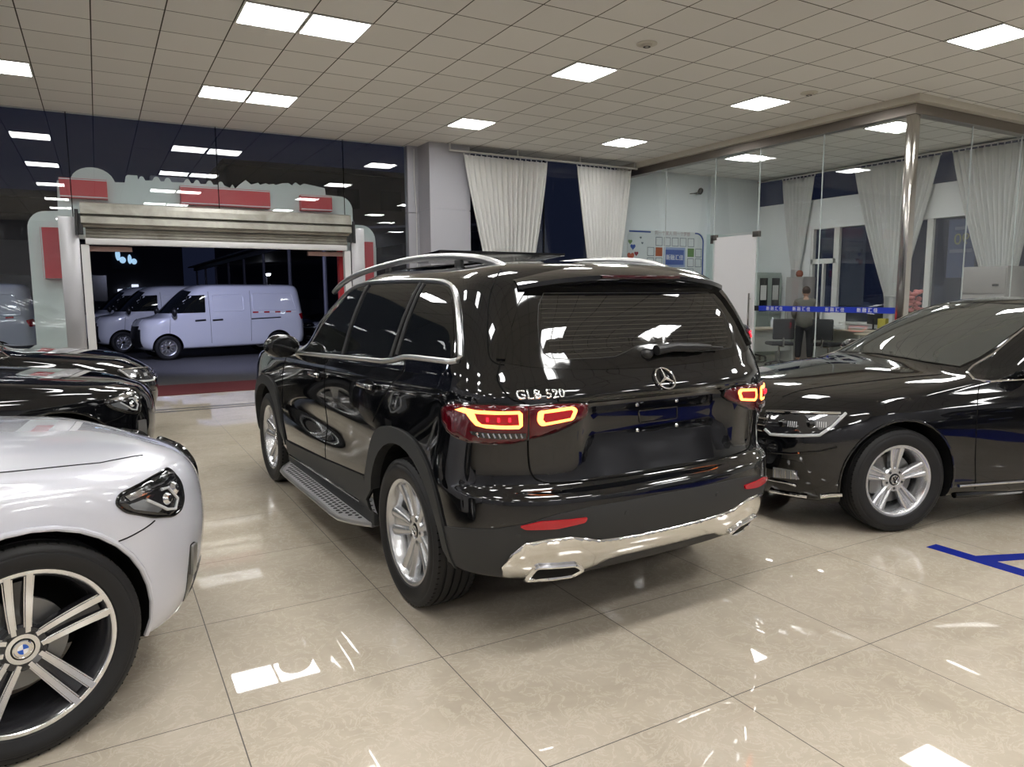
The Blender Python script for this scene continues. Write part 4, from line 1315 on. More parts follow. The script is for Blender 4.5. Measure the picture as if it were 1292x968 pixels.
# tailgate seams
for sg in (1, -1):
    rm = (lambda p: p) if sg > 0 else mir
    strip(B_, rm([tuple(q) for q in catmull([Vector(q) for q in [(0.742, 1.238), (0.765, 1.17), (0.735, 1.10), (0.680, 1.07), (0.676, 0.94), (0.668, 0.84), (0.655, 0.785), (0.625, 0.755), (0.55, 0.742), (0.2, 0.733), (0.0, 0.732)]], 4)]), 'rear', 'tailgate_seam', M['seam'], suv, 0.004, 0.0)
    strip(B_, (rm if True else rm)([tuple(q) for q in catmull([Vector(q) for q in [(0.389, 1.625), (0.352, 1.55), (0.335, 1.467), (0.332, 1.345), (0.338, 1.268), (0.362, 1.240), (0.40, 1.232)]], 4)]), 150 if sg > 0 else 210, 'tailgate_seam', M['seam'], suv, 0.0035, 0.0)
# bumper: dark lower cladding, chrome apron, tail pipes, sensors
def wy(y, x=-2.2): return math.atan2(y, -(x+1.3))
cl = []
top = [(1.02, 0.528), (0.90, 0.555), (0.78, 0.572), (0.66, 0.600), (0.56, 0.630), (0.42, 0.646), (0.2, 0.648), (0, 0.648)]
half = [(1.03, 0.355), (0.95, 0.345), (0.8, 0.340), (0.4, 0.335), (0, 0.335)]
poly = top+[(-a, c) for a, c in top[-2::-1]]+[(-a, c) for a, c in half]+half[-2::-1]
patch(B_, poly, 'wrap', 'bumper_cladding', M['clad'], suv, 0.006, 0.035, 0.03)
ch = both([(0.715, 0.350), (0.742, 0.400), (0.728, 0.462), (0.694, 0.514), (0.62, 0.528), (0.529, 0.528), (0.462, 0.513), (0.394, 0.493), (0.204, 0.482), (0.0, 0.479)])
lowl = [(0.0, 0.392), (0.25, 0.394), (0.32, 0.388), (0.372, 0.366), (0.44, 0.346), (0.60, 0.338)]
n0 = both([(0.748, 0.345), (0.768, 0.400), (0.750, 0.462), (0.708, 0.514), (0.62, 0.528), (0.529, 0.528), (0.462, 0.513), (0.394, 0.493), (0.204, 0.482), (0.0, 0.479)])
poly = n0+[(-a, c) for a, c in lowl[::-1]]+lowl[1:]
ap = patch(B_, poly, 'rear', 'chrome_apron', principled('polished_apron', (0.80, 0.79, 0.77), 0.10, 1.0), suv, 0.012, 0.014, 0.02, 0.006)
for sg in (1, -1):
    rm = (lambda p: p) if sg > 0 else mir
    pl = rounded([(0.668, 0.345), (0.650, 0.412), (0.490, 0.402), (0.440, 0.370), (0.478, 0.345)], 0.012)
    tp = patch(B_, rm(pl), 'rear', 'tail_pipe', M['liner'], suv, 0.022, 0.02, 0.02)
    strip(B_, rm(pl), 'rear', 'pipe_rim', M['chrome'], tp, 0.010, 0.024, True)
    for y, z in ((0.735, 0.548), (0.27, 0.595)):
        p, q = B_.view('rear')(sg*y, z)
        b = MB(); b.lathe([(0.0, 0.009), (0.011, 0.008), (0.012, 0.0)], Matrix.Translation(p) @ q.to_track_quat('Z', 'Y').to_matrix().to_4x4(), 16); b.build('parking_sensor', M['clad'], suv)
# open sunroof glass and roof seam
b = MB()
vs = []
for (x, z) in ((-0.25, 1.715), (-0.85, 1.752)):
    for dz in (0, 0.014):
        for y in (-0.43, 0.43): vs.append((x, y, z+dz))
b.add(vs, [(0, 1, 3, 2), (4, 6, 7, 5), (0, 4, 5, 1), (2, 3, 7, 6), (0, 2, 6, 4), (1, 5, 7, 3)])
b.build('sunroof', M['gloss_black'], suv, False)
# front of the SUV: grille and headlamps
patch(B_, both([(0.40, 0.88), (0.46, 0.80), (0.42, 0.66), (0.0, 0.64)])[:4]+[(-0.42, 0.66), (-0.46, 0.80), (-0.40, 0.88)], 'front', 'grille', M['black_plastic'], suv, 0.006, 0.05, 0.02)
for sg in (1, -1):
    rm = (lambda p: p) if sg > 0 else mir
    patch(B_, rm([(0.50, 0.86), (0.80, 0.90), (0.82, 0.78), (0.55, 0.74)]), 'front', 'headlamp', M['lamp_dark'], suv, 0.006, 0.04, 0.02)
SUVW = dict(kind='twin', n=5, finish='silver', o0=0.017, o1=0.050, w0=0.030, w1=0.058, hub_y=0.055, rim_y=0.085, emblem='star', web=0.012)
for x in (1.4145, -1.395):
    for sg in (1, -1): wheel(suv, 'suv', x, sg*0.795, 0.366, sg, 0.366, 0.258, 0.225, SUVW, 0.35 if x < 0 else 0.1)
# ------------------------------------------------------------------ sedan builder details
SEDW = dict(kind='twin', n=5, finish='silver', o0=0.014, o1=0.034, w0=0.018, w1=0.040, hub_y=0.060, rim_y=0.085, emblem='vee', web=0.016)
M['lamp_warm'] = principled('amber_free_lens', (0.30, 0.31, 0.33), 0.05, 0.6, spec=0.8)
def sedan_details(root, front=True, rear=False, wheels='sedan', wstyle=SEDW, lamp='slim', screen=True):
    Bd = sedan_body
    for sg in (1, -1):
        V = 'L' if sg > 0 else 'R'
        a45 = 45 if sg > 0 else 315
        m45 = (lambda p: p) if sg > 0 else mir
        win_f = [(0.800, 0.962), (0.62, 1.075), (0.36, 1.230), (0.10, 1.345), (-0.10, 1.385), (-0.20, 1.395), (-0.22, 0.985), (0.40, 0.972)]
        win_r = [(-0.30, 1.395), (-0.70, 1.380), (-1.02, 1.315), (-1.22, 1.225), (-1.36, 1.120), (-1.30, 1.040), (-1.1, 1.012), (-0.28, 0.986)]
        patch(Bd, rounded(win_f, 0.02), V, 'front_side_window', M['tint'], root, 0.0015, 0.04, 0.006)
        patch(Bd, rounded(win_r, 0.03), V, 'rear_side_window', M['tint'], root, 0.0015, 0.04, 0.006)
        loop = [(0.875, 0.953), (0.62, 1.100), (0.34, 1.258), (0.08, 1.365), (-0.20, 1.415), (-0.70, 1.400), (-1.05, 1.328), (-1.26, 1.235), (-1.42, 1.115), (-1.36, 1.030), (-1.1, 0.998), (-0.28, 0.972), (0.40, 0.957)]
        strip(Bd, [tuple(q) for q in catmull([Vector(q) for q in loop], 3, True)], V, 'window_trim', M['chrome'], root, 0.008, 0.003, True)
        for pts in ([(0.850, 0.95), (0.905, 0.81), (0.915, 0.65), (0.900, 0.43), (0.87, 0.25)], [(-0.27, 0.97), (-0.24, 0.7), (-0.26, 0.25)], [(-1.25, 0.98), (-1.15, 0.85), (-1.02, 0.72)]):
            strip(Bd, [tuple(q) for q in catmull([Vector(q) for q in pts], 4)], V, 'door_seam', M['seam'], root, 0.0032, -0.0005)
        strip(Bd, [(1.00, 0.281), (0.5, 0.288), (-1.02, 0.298)], V, 'sill_strip', M['chrome'], root, 0.010, 0.004)
        strip(Bd, [(1.01, 0.215), (0.4, 0.205), (-1.02, 0.215)], V, 'side_skirt', M['gloss_black'], root, 0.022, 0.0)
        # arch lip
        arc = [(cx+0.388*math.cos(a), 0.34+0.388*math.sin(a)) for cx in (1.435,) for a in [math.radians(-10+k*10) for k in range(21)]]
        strip(Bd, arc, V, 'arch_lip', M['black_paint'], root, 0.009, 0.0)
        arc = [(-1.435+0.388*math.cos(a), 0.34+0.388*math.sin(a)) for a in [math.radians(-10+k*10) for k in range(21)]]
        strip(Bd, arc, V, 'arch_lip', M['black_paint'], root, 0.009, 0.0)
        for hx in (-0.02, -1.0):
            p, q = Bd.view(V)(hx, 0.865)
            b = MB(); b.box((-0.10, -0.012, -0.012), (0.10, 0.012, 0.012), 0.008, Matrix.Translation(p+q*0.018)); b.build('door_handle', M['black_paint'], root)
        b = MB(); b.ellipsoid((0.47, sg*0.965, 1.035), (0.075, 0.115, 0.070), 18, 10)
        for v in b.v:
            if v.x < 0.43: v.x = 0.43+(v.x-0.43)*0.15
        mo = b.build('side_mirror', M['black_paint'], root)
        b = MB(); b.box((0.45, min(sg*0.83, sg*0.93), 0.965), (0.55, max(sg*0.86, sg*0.93), 0.99), 0.008); b.build('mirror_foot', M['gloss_black'], mo)
        b = MB(); b.tube([(0.51, sg*1.07, 1.03), (0.54, sg*0.98, 1.025), (0.53, sg*0.90, 1.025)], 0.009, 8); b.build('turn_lamp', M['lamp_silver'], mo)
        if front:
            hl = [(-1.150, 0.745), (-1.06, 0.755), (-0.92, 0.764), (-0.78, 0.772), (-0.662, 0.776), (-0.69, 0.726), (-0.792, 0.629), (-0.95, 0.614), (-1.085, 0.612), (-1.135, 0.640)]
            lm = patch(Bd, m45(hl), a45, 'headlamp', M['lamp_dark'], root, 0.004, 0.03, 0.02, 0.003)
            strip(Bd, m45([(-1.124, 0.640), (-1.084, 0.614), (-0.95, 0.620), (-0.80, 0.634), (-0.735, 0.690), (-0.672, 0.768)]), a45, 'running_lamp', M['lamp_clear'], lm, 0.010, 0.008)
            strip(Bd, m45([(-1.14, 0.742), (-1.05, 0.751), (-0.92, 0.758), (-0.70, 0.768)]), a45, 'lamp_brow', M['lamp_silver'], lm, 0.008, 0.008)
            patch(Bd, m45(rounded([(-0.90, 0.745), (-0.70, 0.757), (-0.74, 0.70), (-0.80, 0.662), (-0.84, 0.70)], 0.01)), a45, 'lamp_reflector', M['lamp_warm'], lm, 0.010, 0.02, 0.004)
            for (u, z, r_) in ((-1.020, 0.690, 0.030), (-0.855, 0.700, 0.030)):
                p, q = Bd.view(a45)(u if sg > 0 else -u, z)
                b = MB(); b.lathe([(0.0, 0.022), (r_*0.5, 0.019), (r_*0.8, 0.010), (r_, 0.004), (r_, -0.01)], Matrix.Translation(p) @ q.to_track_quat('Z', 'Y').to_matrix().to_4x4(), 20)
                b.build('projector', M['gloss_black'], lm)
                b = MB()
                for k in range(5):
                    b.tube(on(Bd, m45([(u+0.035+k*0.012, z+0.012), (u+0.037+k*0.012, z-0.020)]), a45, 0.012), 0.003, 5)
                b.build('led_fins', M['lamp_clear'], lm)['kind'] = 'stuff'
            fg = [(-1.06, 0.472), (-0.99, 0.468), (-0.93, 0.463), (-0.872, 0.448), (-0.80, 0.235), (-0.86, 0.212), (-1.06, 0.205)]
            patch(Bd, m45(fg), a45, 'air_intake', M['gloss_black'], root, 0.004, 0.03, 0.02)
            fl = patch(Bd, m45([(-1.06, 0.405), (-0.93, 0.402), (-0.90, 0.345), (-1.06, 0.338)]), a45, 'fog_lamp', M['lamp_warm'], root, 0.010, 0.02, 0.01)
            b = MB()
            for k in range(5): b.tube(on(Bd, m45([(-1.045+k*0.032, 0.398), (-1.045+k*0.032, 0.345)]), a45, 0.014), 0.004, 5)
            b.build('lamp_rib', M['lamp_silver'], fl)['kind'] = 'stuff'
            strip(Bd, m45([(-1.09, 0.236), (-0.95, 0.236), (-0.86, 0.232)]), a45, 'chrome_strip', M['chrome'], root, 0.012, 0.010)
            strip(Bd, m45([(-0.785, 0.236), (-0.73, 0.250), (-0.668, 0.256)]), a45, 'chrome_strip', M['chrome'], root, 0.014, 0.004)
            strip(Bd, m45([(-1.09, 0.318), (-0.98, 0.315), (-0.92, 0.300)]), a45, 'chrome_strip', M['chrome'], root, 0.006, 0.012)
            strip(Bd, m45([(-1.09, 0.50), (-0.95, 0.505), (-0.80, 0.53), (-0.70, 0.56)]), a45, 'bumper_crease', M['black_paint'], root, 0.010, 0.0)
            strip(Bd, [(2.02, sg*0.50), (1.72, sg*0.545), (1.44, sg*0.60), (1.10, sg*0.655), (0.98, sg*0.675)], 'top', 'bonnet_seam', M['seam'], root, 0.003, 0.0)
    if front:
        gr = both([(0.55, 0.70), (0.62, 0.66), (0.56, 0.62), (0.0, 0.60)])[:3]
        patch(Bd, [(0.60, 0.735), (0.58, 0.60), (-0.58, 0.60), (-0.60, 0.735)], 'front', 'grille', M['gloss_black'], root, 0.004, 0.05, 0.02)
        for z in (0.63, 0.665, 0.70):
            strip(Bd, [(0.59, z), (-0.59, z)], 'front', 'grille_bar', M['chrome'], root, 0.006, 0.010)
    if screen:
        ws = both([(0.655, 1.015), (0.665, 1.08), (0.650, 1.16), (0.615, 1.27), (0.560, 1.375), (0.525, 1.405), (0.40, 1.432), (0.20, 1.442), (0.0, 1.445)])
        ws = [(0.655, 1.020), (0.668, 1.08), (0.655, 1.16), (0.620, 1.27), (0.568, 1.37), (0.52, 1.400), (0.35, 1.425), (0.0, 1.432)]
        low = [(0.0, 1.055), (-0.3, 1.045), (-0.55, 1.028)]
        poly = ws+[(-a, c) for a, c in ws[-2::-1]]+[(a, c) for a, c in low[::-1]]+[(-a, c) for a, c in low[1:]]
        w = patch(Bd, poly, 'front', 'windscreen', M['screen'], root, 0.002, 0.045, 0.008)
        strip(Bd, poly, 'front', 'screen_border', M['gloss_black'], w, 0.010, -0.004, True)
        rg = both([(0.60, 1.09), (0.60, 1.2), (0.52, 1.38), (0.40, 1.405), (0.0, 1.412)])
        patch(Bd, rg+[(-0.3, 1.085), (0.3, 1.085)][:0], 'rear', 'rear_window', M['tint'], root, 0.002, 0.06, 0.008)
    if rear:
        for sg in (1, -1):
            ang = 150 if sg > 0 else 210
            um = (lambda p: p) if sg > 0 else mir
            tl = [(0.66, 0.955), (0.30, 0.95), (0.22, 0.93), (0.26, 0.80), (0.40, 0.775), (0.66, 0.785)]
            lm = patch(Bd, um(tl), ang, 'tail_lamp', M['red_lens'], root, 0.006, 0.04, 0.02, 0.004)
            strip(Bd, um([(0.34, 0.90), (0.60, 0.91), (0.60, 0.83), (0.40, 0.82), (0.34, 0.90)]), ang, 'lamp_led', M['led_red'], lm, 0.012, 0.012)
    for x in (1.435, -1.435):
        for sg in (1, -1): wheel(root, wheels, x, sg*0.80, 0.334, sg, 0.334, 0.228, 0.215, wstyle, 0.0)
M['screen'] = principled('grey_tinted_windscreen', (0.050, 0.053, 0.049), 0.02, spec=0.8)
sedan_details(sedan)

# ------------------------------------------------------------------ crossover details
XSW = dict(kind='twin', n=5, finish='two', o0=0.020, o1=0.032, w0=0.022, w1=0.030, web=0.014, hub_y=0.065, rim_y=0.111, emblem='roundel')
XSW2 = dict(XSW, finish='silver', emblem='roundel')
def xsuv_details(root, paint, wheels, wstyle, cover=None):
    Bd = xsuv_body
    for sg in (1, -1):
        V = 'L' if sg > 0 else 'R'
        a60 = 60 if sg > 0 else -60
        m60 = mir if sg > 0 else (lambda p: p)
        hl = [(1.030, 0.800), (1.052, 0.826), (1.12, 0.838), (1.20, 0.850), (1.316, 0.858), (1.330, 0.80), (1.322, 0.735), (1.298, 0.704), (1.248, 0.692), (1.155, 0.716), (1.055, 0.764)]
        hl = [tuple(q) for q in rounded(hl, 0.018)]
        lm = patch(Bd, m60(hl), a60, 'headlamp', M['lamp_dark'], root, 0.005, 0.025, 0.02, 0.004)
        patch(Bd, m60([(1.062, 0.815), (1.13, 0.825), (1.25, 0.845), (1.29, 0.835), (1.20, 0.812), (1.075, 0.796)]), a60, 'lamp_brow', M['lamp_silver'], lm, 0.012, 0.02, 0.004)
        patch(Bd, m60(rounded([(1.065, 0.785), (1.125, 0.79), (1.19, 0.735), (1.17, 0.728), (1.08, 0.765)], 0.006)), a60, 'lamp_bezel', M['lamp_warm'], lm, 0.012, 0.02, 0.004)
        strip(Bd, m60([(1.130, 0.786), (1.212, 0.728), (1.252, 0.718), (1.272, 0.752), (1.240, 0.800), (1.205, 0.802)]), a60, 'running_lamp', M['lamp_clear'], lm, 0.006, 0.012)
        for (u, z, r_) in ((1.225, 0.765, 0.026), (1.275, 0.790, 0.026)):
            p, q = Bd.view(a60)(u if sg < 0 else -u, z)
            b = MB(); b.lathe([(0.0, 0.024), (r_*0.5, 0.021), (r_*0.8, 0.012), (r_, 0.005), (r_, -0.01)], Matrix.Translation(p) @ q.to_track_quat('Z', 'Y').to_matrix().to_4x4(), 20)
            b.build('projector', M['lamp_silver'], lm)
        strip(Bd, m60(hl), a60, 'lamp_surround', M['gloss_black'], lm, 0.006, 0.002, True)
        # bumper side vent with its grey or chrome insert
        vt = rounded([(1.345, 0.545), (1.385, 0.545), (1.40, 0.44), (1.385, 0.335), (1.345, 0.300), (1.335, 0.42)], 0.012)
        patch(Bd, m60(vt), a60, 'bumper_vent', M['gloss_black'], root, 0.003, 0.02, 0.012)
        if cover: vc = [(1.262, 0.64), (1.345, 0.635), (1.352, 0.44), (1.262, 0.42)]
        if cover: patch(Bd, m60(rounded(vc, 0.01)), a60, 'vent_cover', M['satin'], root, 0.010, 0.02, 0.012)
        else: patch(Bd, m60(rounded([(1.350, 0.54), (1.385, 0.54), (1.395, 0.42), (1.360, 0.41)], 0.008)), a60, 'vent_cover', M['satin'], root, 0.012, 0.02, 0.012)
        for pts in ([(1.870, 0.700), (1.84, 0.688), (1.775, 0.672), (1.70, 0.663)], [(0.62, 0.98), (0.72, 0.80), (0.74, 0.6), (0.70, 0.33)], [(-0.45, 1.0), (-0.42, 0.7), (-0.45, 0.33)]):
            strip(Bd, [tuple(q) for q in catmull([Vector(q) for q in pts], 4)], V, 'panel_seam', M['seam'], root, 0.003, -0.0005)
        strip(Bd, [(1.93, sg*0.70), (1.75, sg*0.775), (1.45, sg*0.815), (1.15, sg*0.83)], 'top', 'bonnet_seam', M['seam'], root, 0.003, 0.0)
        for cx in (1.432, -1.432):
            arc = [(cx+0.414*math.cos(a), 0.364+0.414*math.sin(a)) for a in [math.radians(-15+k*10) for k in range(22)]]
            strip(Bd, arc, V, 'arch_lip', paint, root, 0.010, 0.0)
        wn_ = [(0.86, 1.065), (0.60, 1.20), (0.30, 1.37), (0.05, 1.475), (-0.30, 1.515), (-0.9, 1.52), (-1.45, 1.49), (-1.80, 1.38), (-1.95, 1.24), (-1.85, 1.17), (-1.3, 1.135), (-0.4, 1.10), (0.4, 1.075)]
        patch(Bd, rounded(wn_, 0.03), V, 'side_window', M['tint'], root, 0.0015, 0.05, 0.006)
        b = MB(); b.ellipsoid((0.70, sg*1.00, 1.13), (0.085, 0.12, 0.078), 18, 10); b.build('side_mirror', paint, root)
        kid = [(0.05, 0.80), (0.10, 0.83), (0.33, 0.82), (0.40, 0.76), (0.38, 0.60), (0.30, 0.55), (0.10, 0.55), (0.05, 0.58)]
        rm = (lambda p: p) if sg > 0 else mir
        kp = patch(Bd, rm(rounded(kid, 0.03)), 'front', 'kidney_grille', M['gloss_black'], root, 0.020, 0.03, 0.03)
        strip(Bd, rm(rounded(kid, 0.03)), 'front', 'grille_frame', M['gloss_black'], kp, 0.014, 0.022, True)
        b = MB()
        for k in range(7): b.tube(on(Bd, rm([(0.09+k*0.045, 0.80), (0.09+k*0.045, 0.58)]), 'front', 0.024), 0.006, 5)
        b.build('grille_slat', M['black_plastic'], kp)['kind'] = 'stuff'
    ws = [(0.70, 1.10), (0.71, 1.18), (0.66, 1.33), (0.59, 1.48), (0.50, 1.555), (0.0, 1.585)]
    patch(Bd, ws+[(-a, c) for a, c in ws[-2::-1]]+[(0.0, 1.115)], 'front', 'windscreen', M['tint'], root, 0.002, 0.06, 0.008)
    patch(Bd, [(0.75, 0.42), (0.70, 0.27), (-0.70, 0.27), (-0.75, 0.42)], 'front', 'lower_intake', M['black_plastic'], root, 0.004, 0.05, 0.02)
    for x in (1.432, -1.432):
        for sg in (1, -1):
            wheel(root, wheels, x, sg*0.825, 0.366, sg, 0.366, 0.270, 0.245, wstyle, 0.02 if sg < 0 else 0.3, 0.0)
xsuv_details(xsuv, M['white_paint'], 'xsuv', XSW)
xsuv_details(dark, M['black_paint'], 'dark', XSW2, True)
# far black saloon by the door and the black saloon by the office
hatch = empty('sedan', (-1.80, 8.75, 0), math.radians(14), 'black saloon nearest the shutter doorway at the left edge, behind the black crossover', 'car')
make_shell(sedan_body, 'body', M['black_paint'], hatch, [(1.435, 0.34, 0.385, 0.30, 0.92), (-1.435, 0.34, 0.385, 0.30, 0.92)])
sedan_details(hatch)
tailcar = empty('sedan', (6.55, 8.65, 0), math.radians(187), 'black saloon half hidden behind the big SUV, red tail lamp near the white office door', 'car')
make_shell(sedan_body, 'body', M['black_paint'], tailcar, [(1.435, 0.34, 0.385, 0.30, 0.92), (-1.435, 0.34, 0.385, 0.30, 0.92)])
sedan_details(tailcar, True, True)

# ------------------------------------------------------------------ vans in the yard
VANW = dict(kind='single', n=10, finish='steel', w0=0.024, w1=0.030, hub_y=0.05, rim_y=0.055)
def van_details(root, dark_front=False):
    Bd = van_body
    for sg in (-1, 1):
        V = 'L' if sg > 0 else 'R'
        a40 = 40 if sg > 0 else -40
        m40 = mir if sg > 0 else (lambda p: p)
        patch(Bd, rounded([(1.196, 1.085), (0.96, 1.40), (0.852, 1.499), (0.451, 1.521), (0.47, 1.098)], 0.02), V, 'cab_window', M['tint'], root, 0.003, 0.05, 0.006)
        for pts in ([(0.374, 1.60), (0.363, 0.36)], [(-0.626, 1.62), (-0.591, 0.37)], [(1.264, 0.99), (1.30, 0.60)]):
            strip(Bd, pts, V, 'door_seam', M['clad'], root, 0.004, 0.0)
        for pts in ([(0.30, 1.52), (-0.45, 1.53), (-0.45, 1.13), (0.30, 1.12)], [(-0.68, 1.56), (-1.68, 1.55), (-1.78, 1.12), (-0.68, 1.13)]):
            strip(Bd, rounded(pts, 0.06), V, 'pressed_panel_edge', M['van_paint'], root, 0.010, 0.0, True)
        for x0 in (0.60, 0.20):
            strip(Bd, [(x0+0.12, 0.908), (x0-0.12, 0.922)], V, 'door_handle', M['black_plastic'], root, 0.020, 0.012)
        strip(Bd, [(-0.614, 0.92), (-1.357, 0.944)], V, 'slide_rail', M['black_plastic'], root, 0.014, 0.003)
        for k in range(4):
            x0 = -0.66-k*0.28
            patch(Bd, [(x0, 1.10), (x0-0.14, 1.103), (x0-0.14, 1.065), (x0, 1.062)], V, 'reflective_tape', M['reflector'], root, 0.002, 0.08, 0.003)
            patch(Bd, [(x0-0.14, 1.103), (x0-0.28, 1.106), (x0-0.28, 1.068), (x0-0.14, 1.065)], V, 'reflective_tape', M['white'], root, 0.002, 0.08, 0.003)
        patch(Bd, rounded([(-1.84, 1.02), (-1.97, 1.05), (-2.02, 0.90), (-1.90, 0.88)], 0.02), V, 'tail_lamp', M['reflector'], root, 0.01, 0.05, 0.02)
        patch(Bd, m40(rounded([(1.14, 0.93), (1.40, 0.95), (1.50, 0.85), (1.36, 0.80)], 0.03)), a40, 'headlamp', M['lamp_clear'], root, 0.01, 0.05, 0.02)
        patch(Bd, m40([(1.16, 0.78), (1.33, 0.78), (1.52, 0.80), (1.52, 0.30), (1.10, 0.28), (1.02, 0.36)]), a40, 'front_bumper', M['black_plastic'], root, 0.012, 0.06, 0.02)
        b = MB(); b.ellipsoid((1.20, sg*0.93, 1.12), (0.06, 0.09, 0.11), 14, 8); b.build('side_mirror', M['black_plastic'], root)
        if sg < 0: text_on(Bd, '核载725kg', V, 0.94, 0.57, 0.095, 'lettering', M['clad'], root, 0.002, 0.002, -1)
    ws = [(0.66, 1.09), (0.67, 1.2), (0.62, 1.42), (0.56, 1.60), (0.0, 1.64)]
    patch(Bd, ws+[(-a, c) for a, c in ws[-2::-1]]+[(0.0, 1.08)], 'front', 'windscreen', M['tint'], root, 0.003, 0.08, 0.008)
    patch(Bd, [(0.5, 0.72), (0.55, 0.32), (-0.55, 0.32), (-0.5, 0.72)], 'front', 'bumper_grille', M['black_plastic'], root, 0.014, 0.08, 0.02)
    for x in (1.34, -1.30):
        for sg in (1, -1): wheel(root, 'van', x, sg*0.70, 0.288, sg, 0.288, 0.188, 0.165, VANW, 0.2)
van_details(van)
mirrored = copy_tree(sedan); mirrored.location = (8.7, -2.9, 0); mirrored['label'] = 'black sedan added behind the camera to darken the reflections in the paint of the others'  # car added out of view so the sedan's door reflects something dark
v2 = copy_tree(van); v2.location = (1.75, 22.6, 0); v2['label'] = 'second white van in the yard, its nose showing left of the delivery van'
v3 = copy_tree(van); v3.location = (1.35, 25.6, 0); v3['label'] = 'third van in the yard, farthest left of the row behind the delivery van'
v4 = copy_tree(van); v4.location = (-3.20, 18.6, 0); v4.rotation_euler = (0, 0, math.radians(184)); v4['label'] = 'white van outside the glass at the left edge of the photo, left of the doorway'
vs4 = copy_tree(sedan); vs4.location = (7.0, 21.0, 0); vs4.rotation_euler = (0, 0, math.radians(186)); vs4['label'] = 'dark car parked in the yard behind the delivery van, right of its tail lamp'
# ------------------------------------------------------------------ yard: carport, buildings, lamps
M['post_dark'] = principled('grey_carport_steel', (0.16, 0.16, 0.20), 0.5, 0.3)
cp = empty('carport', (5.25, 27.0, 0), 0, 'long dark carport on thin steel posts receding behind the delivery van', 'carport')
for k in range(8):
    b = MB(); b.tube([(0, 19.2+4*k-27, 0), (0, 19.2+4*k-27, 3.1)], 0.055, 10); b.build('post', M['post_dark'], cp)
b = MB(); b.box((-0.08, 18.5-27, 2.95), (0.08, 48-27, 3.12)); b.build('beam', M['post_dark'], cp, False)
b = MB(); b.prism([(-0.4, 3.12), (5.5, 3.5), (5.5, 3.56), (-0.4, 3.18)], 1, 18.5-27, 48-27); b.build('roof', M['post_dark'], cp, False)
M['facade'] = principled('dark_night_facade', (0.045, 0.045, 0.055), 0.8)
M['dim_window'] = principled('unlit_window', (0.015, 0.017, 0.024), 0.15)
def block(x0, x1, y0, y1, h, label, lit=()):
    e = empty('building', ((x0+x1)/2, y0, 0), 0, label, 'building')
    cx = (x0+x1)/2
    b = MB(); b.box((x0-cx, 0, 0), (x1-cx, y1-y0, h)); b.build('wall', M['facade'], e, False)
    b = MB(); b.box((x0-cx-0.3, -0.3, h), (x1-cx+0.3, y1-y0, h+0.35)); b.build('parapet', M['facade'], e, False)
    for i in range(int((x1-x0)/3.2)):
        for f in range(int(h/3.2)):
            b = MB(); b.box((x0-cx+0.9+i*3.2, -0.05, 1.2+f*3.2), (x0-cx+2.5+i*3.2, 0.02, 2.6+f*3.2)); b.build('window', M['dim_window'], e, False)
    return e
block(-18, 4.4, 46, 52, 6.6, 'low dark building across the yard behind the parked vans')
block(8, 30, 52, 60, 10, 'taller dark building in the distance right of the carport')
M['glow_cool'] = principled('cool_lit_sign', (0.4, 0.6, 0.9), 0.4, emis=(0.45, 0.72, 1.0), estr=0.45)
M['glow_white'] = principled('white_yard_lamp', (0.9, 0.9, 1.0), 0.4, emis=(0.85, 0.9, 1.0), estr=9.0)
e = empty('lit_sign', (1.55, 45.9, 3.0), 0, 'small blue-white lit sign on the far building above the parked vans', 'sign')
b = MB(); b.ellipsoid((-0.42, -0.05, 0.75), (0.12, 0.05, 0.34)); b.ellipsoid((-0.2, -0.05, 0.45), (0.16, 0.05, 0.18)); b.ellipsoid((0.15, -0.05, 0.5), (0.10, 0.05, 0.26)); b.ellipsoid((0.36, -0.05, 0.38), (0.14, 0.05, 0.16)); b.build('lit_letter', M['glow_cool'], e)
b = MB(); b.box((-0.75, -0.02, -0.05), (0.75, 0.05, 1.15)); b.build('sign_board', M['facade'], e, False)
e = empty('lit_shopfront', (1.9, 45.9, 1.3), 0, 'lit shop window low on the far building, left of the vans', 'shop window')
b = MB()
for k, (x, w, h) in enumerate(((-0.9, 0.5, 0.16), (-0.2, 0.35, 0.42), (0.35, 0.5, 0.12), (1.2, 0.6, 0.14))): b.box((x, -0.06, 0.4), (x+w, 0, 0.4+h), 0.03)
b.build('lit_pane', principled('lit_pane', (0.7, 0.75, 0.9), 0.4, emis=(0.75, 0.82, 1.0), estr=0.6), e)
def yard_lamp(x, y, z, label, s=1.0):
    e = empty('yard_lamp', (x, y, 0), 0, label, 'lamp')
    b = MB(); b.tube([(0, 0, 0), (0, 0, z-0.1), (0, -0.1, z+0.05), (0, -0.5, z+0.08)], 0.05, 8); b.build('mast', M['post_dark'], e)
    b = MB(); b.box((-0.15*s, -0.75, z-0.02), (0.15*s, -0.35, z+0.10), 0.03); b.build('head', M['post_dark'], e)
    b = MB(); b.ellipsoid((0, -0.6, z-0.05), (0.14*s, 0.14*s, 0.10*s), 12, 8); b.build('bulb', M['glow_white'], e)
yard_lamp(8.8, 45.0, 2.75, 'small bright yard lamp far behind the white delivery van')
